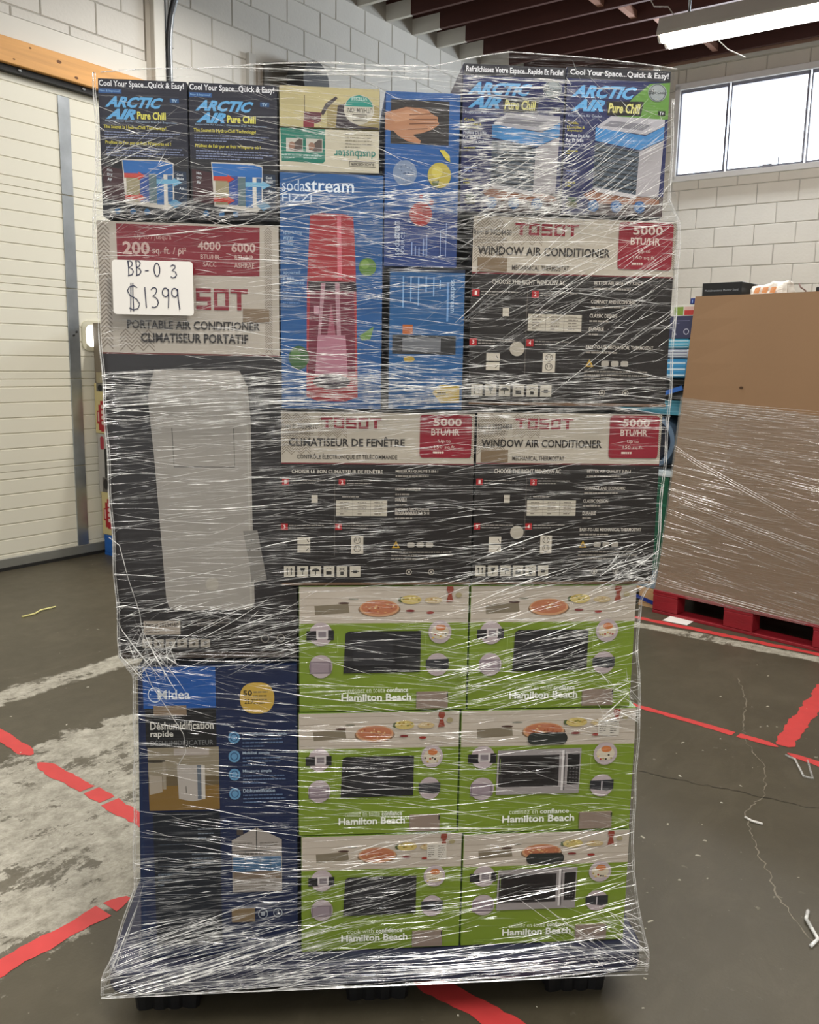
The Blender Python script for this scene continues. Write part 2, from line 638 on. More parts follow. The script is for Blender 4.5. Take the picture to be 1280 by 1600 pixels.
for i in range(5):
    v, f = door_section(seams[i], seams[i + 1])
    mesh_obj('door_panel', v, f, DOOR_M, door)
    box_obj('stile_cover', (HX0 - .004, HX0 + .004, 3.865, 3.955, seams[i] + .004, seams[i + 1] - (.06 if i == 4 else .004)), STEEL_M, door, bevel=0.001)
box_obj('bottom_rail', (HX0 - .02, HX0 + .012, DY0, DY1, 0.02, 0.085), ALU_M, door, bevel=0.003)
box_obj('bottom_seal', (HX0 - .02, HX0 + .02, DY0, DY1, 0.0, 0.022), RUBBER_M, door)
box_obj('top_seal', (HX0, HX0 + .05, DY0, DY1, 3.33, 3.37), RUBBER_M, door)
for sy in (3.56, 4.04, 3.1):
    tube_obj('seal_bolt', [(HX0 + .05, sy, 3.352), (HX0 + .058, sy, 3.352)], 0.012, STEEL_M, door)
for (sy, sz) in ((3.93, 1.67), (3.905, 1.645)):
    tube_obj('stile_screw', [(HX0 + .004, sy, sz), (HX0 + .009, sy, sz)], 0.008, BLACK_M, door)


def rrect(y0, y1, z0, z1, r, n=5):
    p = []
    for cx, cz, a in ((y1 - r, z1 - r, 0), (y0 + r, z1 - r, 90), (y0 + r, z0 + r, 180), (y1 - r, z0 + r, 270)):
        for k in range(n + 1):
            t = radians(a + 90 * k / n)
            p.append((cx + r * cos(t), cz + r * sin(t)))
    return p


o1, o2 = rrect(3.975, 4.56, 1.535, 1.755, .05), rrect(4.005, 4.53, 1.565, 1.725, .045)
n = len(o1)
v = [(HX0 + .008, a, b) for a, b in o1] + [(HX0 + .008, a, b) for a, b in o2] + [(HX0 - .01, a, b) for a, b in o1]
f = [(i, (i + 1) % n, n + (i + 1) % n, n + i) for i in range(n)] + [(i, 2 * n + i, 2 * n + (i + 1) % n, (i + 1) % n) for i in range(n)]
lf = mesh_obj('lite_frame', v, f, M('lite_frame', '#c9c5ae', 0.5), door)
mesh_obj('lite_pane', [(HX0 + .002, a, b) for a, b in o2], [tuple(range(n))], LITE_M, lf)
# unseen outside panel added so that no daylight leaks round the door
tag(box_obj('door_light_block', (HX0 - .12, HX0 - .06, DY0 - .1, DY1 + .1, 0, DZ + .1), PLAIN_M, rot=ROOM), kind='structure')

# ------------------------------------------------------------------ back wall with the high window
WX0, WX1, WZ0, WZ1 = -3.86, -1.55, 3.60, 4.62
bm = bmesh.new()
add_box(bm, HX0 - .2, WX0, HY1, HY1 + .2, 0, 5.12)
add_box(bm, WX1, HX1 + .2, HY1, HY1 + .2, 0, 5.12)
add_box(bm, WX0, WX1, HY1, HY1 + .2, 0, WZ0)
add_box(bm, WX0, WX1, HY1, HY1 + .2, WZ1, 5.12)
wb = tag(bm_obj('wall_back', bm, MORTAR_M, rot=ROOM), kind='structure')
AXB = Matrix(((1, 0, 0, 0), (0, 1, 0, HY1), (0, 0, 1, 0), (0, 0, 0, 1)))
lay_blocks(wb, HX1, 0.0, 4.79, AXB, lambda a0, a1, b0, b1: a1 > -4.9 and a0 < -1.2 and b1 > 2.0, WALL2_M,
           cut=[(WX0, WX1, WZ0, WZ1)], x_from=HX0)
box_obj('wall_plate', (HX0, HX1, HY1 - .05, HY1, 4.79, 4.83), WHITE_M, wb)
box_obj('rim_board', (HX0, HX1, HY1 - .03, HY1, 4.83, 5.12), M('rim_board', '#a98673', 0.7, var=.1), wb)
box_obj('joist_hanger', (-4.13, -4.06, HY1 - .09, HY1 - .01, 4.78, 4.86), WHITE_M, wb)

win = empty('window_1', (0, 0, 0), ROOM, kind='structure')
bm = bmesh.new()
yf = HY1 - .03
for d in ((WX0 - .02, WX1 + .02, yf, HY1 + .10, WZ1 - .05, WZ1 + .02), (WX0 - .02, WX1 + .02, yf, HY1 + .10, WZ0 - .02, WZ0 + .04),
          (WX0 - .02, WX0 + .04, yf, HY1 + .10, WZ0, WZ1), (WX1 - .04, WX1 + .02, yf, HY1 + .10, WZ0, WZ1)):
    add_box(bm, *d, bevel=0.004)
bm_obj('window_frame', bm, M('window_frame_white', '#f2f2f2', 0.5), win)
steel = M('sash_grey', '#8d8f9c', 0.45, 0.3)
for (a, b) in ((WX0 + .04, -3.28), (-3.26, -2.45), (-2.43, WX1 - .04)):
    bm = bmesh.new()
    z0, z1 = WZ0 + .04, WZ1 - .05
    for d in ((a, b, HY1, HY1 + .03, z1 - .035, z1), (a, b, HY1, HY1 + .03, z0, z0 + .025), (a, a + .014, HY1, HY1 + .03, z0, z1), (b - .02, b, HY1, HY1 + .03, z0, z1)):
        add_box(bm, *d)
    s = bm_obj('sash', bm, steel, win)
    mesh_obj('pane', [(a, HY1 + .015, z0), (b, HY1 + .015, z0), (b, HY1 + .015, z1), (a, HY1 + .015, z1)], [(0, 1, 2, 3)], GLASS_M, s)
box_obj('window_latch', (-2.86, -2.76, HY1 - .03, HY1 + .01, WZ0 + .03, WZ0 + .07), steel, win, bevel=0.006)
tube_obj('latch_arm', [(-2.70, HY1 - .01, WZ0 + .05), (-2.70, HY1 - .01, WZ0 + .13)], 0.006, steel, win)

# plain walls closing the hall out of view
for nm, d in (('wall_right', (HX1, HX1 + .2, HY0, HY1, 0, 5.12)), ('wall_front', (HX0 - .2, HX1 + .2, HY0 - .2, HY0, 0, 5.12))):
    tag(box_obj(nm, d, PLAIN_M, rot=ROOM), kind='structure')

# conduit with black cable beside the post
cd = empty('conduit', frame(ROOM, HX0, 4.84, 2.0), ROOM, 'grey metal conduit with a black cable curving up the block wall beside the white post', 'pipe')
path = [(0.06, -.06 + 0.0, z) for z in (0, .6, 1.2, 1.6, 1.8)] + [(0.06, -.055, 1.92), (0.065, -.04, 2.05), (0.08, -.005, 2.2), (0.1, .04, 2.36), (0.12, .09, 2.55), (0.13, .12, 2.82)]
tube_obj('pipe', [(x, y + .035, z) for x, y, z in path], 0.013, STEEL_M, cd, 10)
tube_obj('cable', [(x + .012, y, z) for x, y, z in path], 0.016, BLACK_M, cd, 10)
box_obj('pipe_clamp', (0.012, 0.055, -.13, .02, 1.84, 1.93), M('clamp_white', '#c5c2ba', 0.5), cd, bevel=0.004)

# black blower / opener motor on the left wall
fan = empty('door_opener', frame(ROOM, HX0, 6.15, 3.75), ROOM, 'round black motor with a dark bracket mounted on the left block wall above the stack', 'motor')
bm = bmesh.new()
bmesh.ops.create_cone(bm, cap_ends=True, segments=28, radius1=.19, radius2=.17, depth=.20, matrix=Matrix.Translation((.17, .1, .16)) @ Matrix.Rotation(pi / 2, 4, 'Y'))
bm_obj('motor_housing', bm, BLACK_M, fan)
bm = bmesh.new()
add_prism(bm, [(-.36, .0), (.62, .0), (.62, .1), (.1, .34), (-.1, .3), (-.36, .23)], .02, .09)
for v_ in bm.verts:
    v_.co = Vector((v_.co.y, v_.co.x, v_.co.z))
bm_obj('motor_bracket', bm, M('bracket_dark', '#3c372d', 0.6), fan)
box_obj('control_box', (.012, .16, -.1, .42, -.32, -.02), M('control_box_grey', '#6f7278', 0.5), fan, bevel=.006)
box_obj('cable_duct', (.012, .05, -.5, -.42, -.4, .28), M('duct_grey', '#b5b2ab', 0.6), fan)
box_obj('junction_box', (.012, .07, -.42, -.3, -.1, .2), M('junction_brown', '#7f7568', 0.6), fan)

# ------------------------------------------------------------------ hanging tube light
fx = empty('ceiling_light', frame(ROOM, -3.12, 8.0, 4.27), ROOM, 'lit fluorescent tube fixture with a grey metal hood hanging below the rafters', 'light')
LEN = 2.45
bm = bmesh.new()
prof = [(-.16, .02), (-.155, .045), (-.11, .17), (.11, .17), (.155, .045), (.16, .02), (.15, .02), (.10, .155), (-.10, .155), (-.15, .02)]
a = [bm.verts.new((0, p[0], p[1])) for p in prof]
b = [bm.verts.new((LEN, p[0], p[1])) for p in prof]
k = len(prof)
for i in range(k):
    j = (i + 1) % k
    bm.faces.new((a[i], a[j], b[j], b[i]))
bm.faces.new(a[:])
bm.faces.new(b[::-1])
bmesh.ops.recalc_face_normals(bm, faces=bm.faces)
bm_obj('hood', bm, M('hood_grey', '#e2ded6', 0.5), fx)
for yy in (-.08, .08):
    tube_obj('tube', [(.03, yy, .02), (LEN - .03, yy, .02)], .052, TUBE_M, fx, 14)
    tube_obj('tube_cap', [(.0, yy, .02), (.035, yy, .02)], .045, PAPER_M, fx, 12)
tube_obj('supply_conduit', [(.22, 0, .12), (.22, 0, .5), (.2, 0, .8)], .012, STEEL_M, fx)
tube_obj('supply_wire', [(.15, -.05, .13), (.1, -.06, .2), (.05, -.05, .27), (-.08, -.04, .3), (-.16, 0, .42), (-.2, 0, .58)], .005, PAPER_M, fx, 6)
tube_obj('pull_cord', [(.45, -.14, .03), (.52, -.16, -.1), (.62, -.15, -.2), (.75, -.1, -.27)], .004, PAPER_M, fx, 6)


# ------------------------------------------------------------------ red floor tape
def tape(x0, y0, x1, y1, wid, label, seed):
    rnd = random.Random(seed)
    d = Vector((x1 - x0, y1 - y0, 0))
    n_ = max(6, int(d.length / 0.02))
    s = Vector((-d.y, d.x, 0)).normalized()
    V, F = [], []
    jl = jr = 0.0
    for i in range(n_ + 1):
        t = i / n_
        jl = 0.6 * jl + rnd.uniform(-.25, .25) * wid * (1 if rnd.random() < .9 else 1.8)
        jr = 0.6 * jr + rnd.uniform(-.25, .25) * wid * (1 if rnd.random() < .9 else 1.8)
        c = Vector((x0, y0, 0)) + d * t
        ta = min(1, (min(t, 1 - t) * n_ + .6) / 2.5)
        for off in (-wid / 2 * ta - max(-wid * .12, min(jl * .35, wid * .25)) * -1 * ta, wid / 2 * ta + max(-wid * .25, min(jr * .35, wid * .12)) * ta):
            p = c + s * off
            V.append((p.x, p.y, 0.0012))
    for i in range(n_):
        if rnd.random() < 0.03:
            continue
        F.append((2 * i, 2 * i + 1, 2 * i + 3, 2 * i + 2))
    o = mesh_obj('floor_tape', V, F, TAPE_M, rot=ROOM)
    return tag(o, label, 'floor tape', 'worn red tape lines on the floor')


tape(-3.7, 1.80, -3.0, 1.745, .055, 'short red tape strip at the left picture edge, broken off the line beyond it', 1)
tape(-2.92, 1.72, -2.0, 1.68, .062, 'red tape strip running under the left side of the wrapped stack, the upper one', 2)
tape(-1.97, .55, -1.955, 1.40, .062, 'red tape strip low on the left, pointing at the pallet corner', 3)
tape(-1.13, 1.625, -.6, 1.60, .064, 'red tape strip sticking out under the front of the dark pallet', 4)
tape(-1.75, 3.70, -.745, 3.60, .04, 'thin red tape strip running right from behind the wrapped stack', 5)
tape(-.70, 3.56, -.2, 3.44, .04, 'short end of red tape beyond the tape corner at the right picture edge', 6)
tape(-.735, 3.60, -.735, 4.5, .075, 'wide red tape strip running away at the right, meeting the thin strip', 7)
tape(-2.1, 5.02, -.5, 4.935, .055, 'red tape strip along the floor in front of the red pallet', 8)

# cracks in the slab: thin pale lines, part of the floor
def crack(pts, wid, nm='crack', mat='#9a9385', seed=3):
    rnd = random.Random(seed)
    P = []
    for (a, b) in zip(pts[:-1], pts[1:]):
        A_, B_ = Vector((a[0], a[1], 0)), Vector((b[0], b[1], 0))
        k_ = max(2, int((B_ - A_).length / .02))
        for i in range(k_):
            P.append(A_.lerp(B_, i / k_) + Vector((rnd.uniform(-.008, .008), rnd.uniform(-.008, .008), 0)))
    P.append(Vector((pts[-1][0], pts[-1][1], 0)))
    V, F = [], []
    for i, p in enumerate(P):
        d = (P[min(i + 1, len(P) - 1)] - P[max(i - 1, 0)]).normalized()
        s = Vector((-d.y, d.x, 0)) * wid * rnd.uniform(.2, 1)
        V += [tuple(p + s + Vector((0, 0, .0008))), tuple(p - s + Vector((0, 0, .0008)))]
    F = [(2 * i, 2 * i + 1, 2 * i + 3, 2 * i + 2) for i in range(len(P) - 1)]
    mesh_obj(nm, V, F, ink(mat), fl)


crack([(-1.1, 4.31), (-.98, 4.0), (-.93, 3.75), (-.86, 3.56), (-.75, 3.4), (-.68, 3.15), (-.7, 2.97), (-.6, 2.74), (-.53, 2.62), (-.49, 2.53), (-.42, 2.43), (-.3, 2.33)], .0028)
crack([(-1.12, 3.04), (-.8, 3.10), (-.3, 3.19)], .003, mat='#3c382f', seed=5)

# scraps lying about
o = mesh_obj('paper_sheet', [(-1.63, 5.07, .003), (-1.50, 5.15, .004), (-1.36, 4.98, .003), (-1.50, 4.90, .004), (-1.56, 5.11, .006), (-1.43, 4.94, .003)],
             [(0, 5, 3), (0, 4, 1, 2, 5)][1:] + [(0, 3, 5)], PAPER_M, rot=ROOM)
bpy.data.objects.remove(o)
bm = bmesh.new()
add_box(bm, -.075, .075, -.06, .06, 0, .0012)
tag(bm_obj('paper_sheet', bm, PAPER_M, loc=(1.615, 5.115, .002), rot=radians(-38)), 'small white paper lying on the floor in front of the red pallet', 'paper')
tag(tube_obj('straw', [(-4.70, 2.72, .005), (-4.70, 2.80, .006), (-4.735, 2.86, .008), (-4.74, 2.96, .006)], .005, M('straw', '#d8d08a', .6), rot=ROOM), 'pale yellow curled strip lying on the floor near the roller door', 'scrap')
tag(tube_obj('plastic_scrap', [(-.69, 2.93, .004), (-.665, 2.915, .006), (-.63, 2.92, .004)], .004, PAPER_M, rot=ROOM), 'short white plastic sliver on the floor right of the stack beside the crack', 'scrap')
o = tag(tube_obj('film_scrap', [(-.70, 3.53, .004), (-.66, 3.50, .01), (-.60, 3.37, .008), (-.57, 3.38, .004), (-.62, 3.53, .005)], .004, CR_B, rot=ROOM), 'loose clear film twist lying on the red tape corner at the right edge', 'scrap')
tag(tube_obj('film_scrap', [(-.40, 2.50, .004), (-.395, 2.45, .01), (-.35, 2.38, .006), (-.36, 2.34, .004)], .005, CR_C, rot=ROOM), 'white film shred on the floor at the lower right edge', 'scrap')
rnd = random.Random(11)
V, F = [], []
for _ in range(150):
    x, y = rnd.uniform(-1.1, .6), rnd.uniform(1.3, 4.6)
    if rnd.random() < .25:
        x, y = rnd.uniform(-4, -2.2), rnd.uniform(.8, 4)
    r_ = rnd.uniform(.0012, .004)
    a_ = rnd.uniform(0, pi)
    l_ = r_ * rnd.uniform(1, 3)
    b0 = len(V)
    for (du, dv, dz) in ((-l_, -r_, 0), (l_, -r_ * .6, 0), (l_ * .8, r_, 0), (-l_ * .7, r_ * .8, 0), (0, 0, r_ * .8)):
        V.append((x + du * cos(a_) - dv * sin(a_), y + du * sin(a_) + dv * cos(a_), .0006 + dz))
    F += [(b0, b0 + 1, b0 + 4), (b0 + 1, b0 + 2, b0 + 4), (b0 + 2, b0 + 3, b0 + 4), (b0 + 3, b0, b0 + 4)]
tag(mesh_obj('floor_crumbs', V, F, ink('#cfcabb'), rot=ROOM), 'pale crumbs and chips scattered over the floor', 'debris', kind='stuff')


# ------------------------------------------------------------------ lettering
TCACHE = {}


def text_geo(s, bold, shear):
    key = (s, bold, shear)
    if key not in TCACHE:
        cu = bpy.data.curves.new('t', 'FONT')
        cu.body = s
        cu.resolution_u = 2
        cu.offset = bold
        cu.shear = shear
        o = bpy.data.objects.new('t', cu)
        COL.objects.link(o)
        bpy.context.view_layer.update()
        me = bpy.data.meshes.new_from_object(o)
        vs = [(v.co.x, v.co.y) for v in me.vertices]
        fs = [tuple(p.vertices) for p in me.polygons]
        bpy.data.meshes.remove(me)
        bpy.data.objects.remove(o)
        bpy.data.curves.remove(cu)
        TCACHE[key] = (vs, fs)
    return TCACHE[key]


class Art:
    """Flat print on a carton face. Drawing units run over the box (x0,y0)-(x1,y1), y down; they map onto the face rectangle in metres."""

    def __init__(s, x0, y0, x1, y1, W, H):
        s.x0, s.y0, s.sx, s.sz, s.W, s.H = x0, y0, W / (x1 - x0), H / (y1 - y0), W, H
        s.L = {'print': ([], [], []), 'text': ([], [], [])}
        s.mats = {'print': [], 'text': []}
        s.k = 0

    def pt(s, x, y):
        return (-s.W / 2 + (x - s.x0) * s.sx, -0.0008 - s.k * 0.00004, s.H - (y - s.y0) * s.sz)

    def _add(s, layer, pts, faces, col):
        m = ink(col) if isinstance(col, str) else col
        ml = s.mats[layer]
        if m not in ml:
            ml.append(m)
        V, F, I = s.L[layer]
        b = len(V)
        V.extend(pts)
        for f in faces:
            F.append(tuple(b + i for i in f))
            I.append(ml.index(m))

    def poly(s, pts, col, layer='print'):
        s.k += 1
        P = [s.pt(*p) for p in pts]
        # front faces look along -y: keep one winding
        ar = sum(P[i][0] * P[(i + 1) % len(P)][2] - P[(i + 1) % len(P)][0] * P[i][2] for i in range(len(P)))
        if ar < 0:
            P = P[::-1]
        s._add(layer, P, [tuple(range(len(P)))], col)

    def rect(s, a, b, c, d, col):
        s.poly([(a, b), (c, b), (c, d), (a, d)], col)

    def rrect(s, a, b, c, d, r, col):
        s.poly([(x, y) for x, y in rrect(a, c, b, d, r, 4)], col)

    def ell(s, cx, cy, rx, ry, col, n=20, a0=0, a1=360):
        s.poly([(cx + rx * cos(radians(a0 + (a1 - a0) * i / n)), cy + ry * sin(radians(a0 + (a1 - a0) * i / n))) for i in range(n + (0 if a1 - a0 == 360 else 1))], col)

    def ring(s, cx, cy, r, wd, col, n=18):
        s.k += 1
        P, F = [], []
        for i in range(n):
            t = 2 * pi * i / n
            P += [s.pt(cx + r * cos(t), cy + r * sin(t)), s.pt(cx + (r - wd) * cos(t), cy + (r - wd) * sin(t))]
        F = [(2 * i, (2 * i + 2) % (2 * n), (2 * i + 3) % (2 * n), 2 * i + 1) for i in range(n)]
        s._add('print', P, F, col)

    def stroke(s, pts, wd, col, layer='print'):
        s.k += 1
        V, F = [], []
        Q = [Vector(p) for p in pts]
        for i, p in enumerate(Q):
            d = (Q[min(i + 1, len(Q) - 1)] - Q[max(i - 1, 0)])
            d = d.normalized() if d.length else Vector((1, 0))
            nn = Vector((-d.y, d.x)) * wd / 2
            V += [s.pt(*(p + nn)), s.pt(*(p - nn))]
        F = [(2 * i, 2 * i + 1, 2 * i + 3, 2 * i + 2) for i in range(len(Q) - 1)]
        s._add(layer, V, F, col)

    def text(s, t, a, b, c, d, col, bold=0.0, shear=0.0, rot=0):
        """Lettering fitted into the rectangle (a,b)-(c,d); rot 90 reads upwards, 180 is upside down."""
        vs, fs = text_geo(t, bold, shear)
        if not vs:
            return
        s.k += 1
        x0, x1 = min(v[0] for v in vs), max(v[0] for v in vs)
        y0, y1 = min(v[1] for v in vs), max(v[1] for v in vs)
        P = []
        for (x, y) in vs:
            u, v = (x - x0) / (x1 - x0), (y - y0) / (y1 - y0)
            if rot == 0:
                P.append(s.pt(a + u * (c - a), d - v * (d - b)))
            elif rot == 180:
                P.append(s.pt(c - u * (c - a), b + v * (d - b)))
            elif rot == 90:
                P.append(s.pt(c - v * (c - a), d - u * (d - b)))
            else:
                P.append(s.pt(a + v * (c - a), b + u * (d - b)))
        s._add('text', P, fs, col)

    def lines(s, a, b, c, d, n, col, th=0.45, seed=1, right=False):
        """Body copy too small to read: rows of word-length dashes."""
        rnd = random.Random(seed + n)
        P, F = [], []
        s.k += 1
        st = (d - b) / n
        for i in range(n):
            y = b + st * (i + .5)
            h = st * th / 2
            x = a
            end = c - (c - a) * (rnd.uniform(0, .15) if i < n - 1 else rnd.uniform(.3, .6))
            while x < end:
                w_ = rnd.uniform(1.5, 7)
                e = min(x + w_, end)
                q = len(P)
                P += [s.pt(x, y + h), s.pt(e, y + h), s.pt(e, y - h), s.pt(x, y - h)]
                F.append((q, q + 1, q + 2, q + 3))
                x = e + .9
        s._add('text', P, F, col)

    def chevrons(s, a, b, c, d, col, st=7.0, th=1.3):
        """Zigzag pattern printed in columns."""
        s.k += 1
        P, F = [], []
        y = b
        row = 0
        while y < d - st:
            x = a
            while x < c - st * 2:
                for (p, q) in (((x, y + st), (x + st, y)), ((x + st, y), (x + 2 * st, y + st))):
                    n0 = len(P)
                    P += [s.pt(p[0], p[1] + th), s.pt(q[0], q[1] + th), s.pt(q[0], q[1]), s.pt(p[0], p[1])]
                    F.append((n0, n0 + 1, n0 + 2, n0 + 3))
                x += 2 * st
            y += th * 2.6
            row += 1
        s._add('print', P, F, col)

    def part(s, root, name, a, b, c, d, col):
        """Something stuck on the face (sticker, tape): a thin piece of its own."""
        s.k += 1
        p, q = s.pt(a, d), s.pt(c, b)
        o = box_obj(name, (p[0], q[0], p[1] - .0004, -.0003, p[2], q[2]), ink(col), root)
        s.k += 14
        return o

    def finish(s, root):
        for layer, nm in (('print', 'printed_front'), ('text', 'lettering')):
            V, F, I = s.L[layer]
            if V:
                o = mesh_obj(nm, V, F, s.mats[layer], root, I)
                root = o          # the lettering belongs to the printed face


YF = 1.843       # front plane of the cartons in the stack's frame


def carton(name, label, group, rect, side, unit, dep=0.88, yf=YF, outline=None, cat='box', bev=0.003):
    u0, u1, z0, z1 = rect
    W, H = u1 - u0, z1 - z0
    root = empty(name, frame(STK, (u0 + u1) / 2, yf, z0), STK, label, cat, group)
    bm = bmesh.new()
    pts = outline or [(-W / 2, 0), (W / 2, 0), (W / 2, H), (-W / 2, H)]
    if outline:
        pts = [(p[0] - (u0 + u1) / 2, p[1] - z0) for p in outline]
    add_prism(bm, pts, 0, dep, bevel=bev, seg=2)
    bm_obj('carton', bm, side, root)
    return root, Art(*unit, W, H)


# ================================================================== THE STACK
# ------------------------------------------------------------------ pallet
pl = empty('plastic_pallet', frame(STK, 0.117, 1.80, 0), STK, 'dark navy plastic pallet with ribbed feet carrying the wrapped stack', 'pallet')
HWp = 0.611
pts = rrect(-HWp, HWp, 0, 1.02, .05, 4)
bm = bmesh.new()
lo = [bm.verts.new((x, y, .108)) for x, y in pts]
hi = [bm.verts.new((x, y, .163)) for x, y in pts]
nn = len(pts)
fs = [bm.faces.new(lo[::-1]), bm.faces.new(hi)]
for i in range(nn):
    j = (i + 1) % nn
    fs.append(bm.faces.new((lo[i], lo[j], hi[j], hi[i])))
bmesh.ops.bevel(bm, geom=[e for f in fs[:2] for e in f.edges], offset=.006, segments=2, affect='EDGES', profile=.5)
bm_obj('deck', bm, NAVY_M, pl)
for k in range(7):
    y = .1 + k * .135
    box_obj('deck_rib', (-HWp + .05, HWp - .05, y, y + .1, .163, .1653), NAVY_M, pl, bevel=.001)


def foot_mesh():
    bm = bmesh.new()
    ring = []
    N_ = 48
    for (z, sc) in ((.108, 1.0), (.02, .88), (0, .86)):
        r = []
        for i in range(N_):
            t = 2 * pi * i / N_
            c_, s_ = cos(t), sin(t)
            q = max(abs(c_) / .085, abs(s_) / .075)
            x, y = c_ / q, s_ / q
            fl_ = 1 - .10 * (0.5 + 0.5 * cos(t * 12)) ** 3
            r.append(bm.verts.new((x * sc * fl_, y * sc * fl_, z)))
        ring.append(r)
    for a_, b_ in zip(ring[:-1], ring[1:]):
        for i in range(N_):
            j = (i + 1) % N_
            bm.faces.new((a_[j], a_[i], b_[i], b_[j]))
    bm.faces.new(ring[-1][::-1])
    bmesh.ops.recalc_face_normals(bm, faces=bm.faces)
    return bm


f0 = bm_obj('foot', foot_mesh(), BLACK_M, pl)
first = True
for fxp in (-.495, -.005, .475):
    for fyp in (.15, .51, .87):
        o = f0 if first else f0.copy()
        if not first:
            COL.objects.link(o)
            o.parent = pl
        first = False
        o.location = (fxp, fyp, 0)

GC = 'wrapped cartons on the dark pallet'


# ------------------------------------------------------------------ microwave cartons
def blocky(A, x0, y0, x1, y1, col, word='TOSOT'):
    """Square-cut capital lettering drawn with bars."""
    n_ = len(word)
    gap = (x1 - x0) * .035
    wch = (x1 - x0 - gap * (n_ - 1)) / n_
    th = (y1 - y0) * .20
    tw = wch * .24
    for i, ch in enumerate(word):
        a = x0 + i * (wch + gap)
        b = a + wch
        if ch == 'T':
            A.rect(a - gap * .4, y0, b + gap * .4, y0 + th, col)
            m_ = (a + b) / 2
            A.rect(m_ - tw * .6, y0 + th, m_ + tw * .6, y1, col)
        elif ch == 'O':
            for r in ((a, y0, b, y0 + th), (a, y1 - th, b, y1), (a, y0 + th, a + tw, y1 - th), (b - tw, y0 + th, b, y1 - th)):
                A.rect(*r, col)
        elif ch == 'S':
            m_ = (y0 + y1) / 2
            for r in ((a, y0, b, y0 + th), (a, y1 - th, b, y1), (a, m_ - th / 2, b, m_ + th / 2), (a, y0 + th, a + tw, m_), (b - tw, m_, b, y1 - th)):
                A.rect(*r, col)


GREEN, BEIGE = '#879b3a', '#c8beb2'


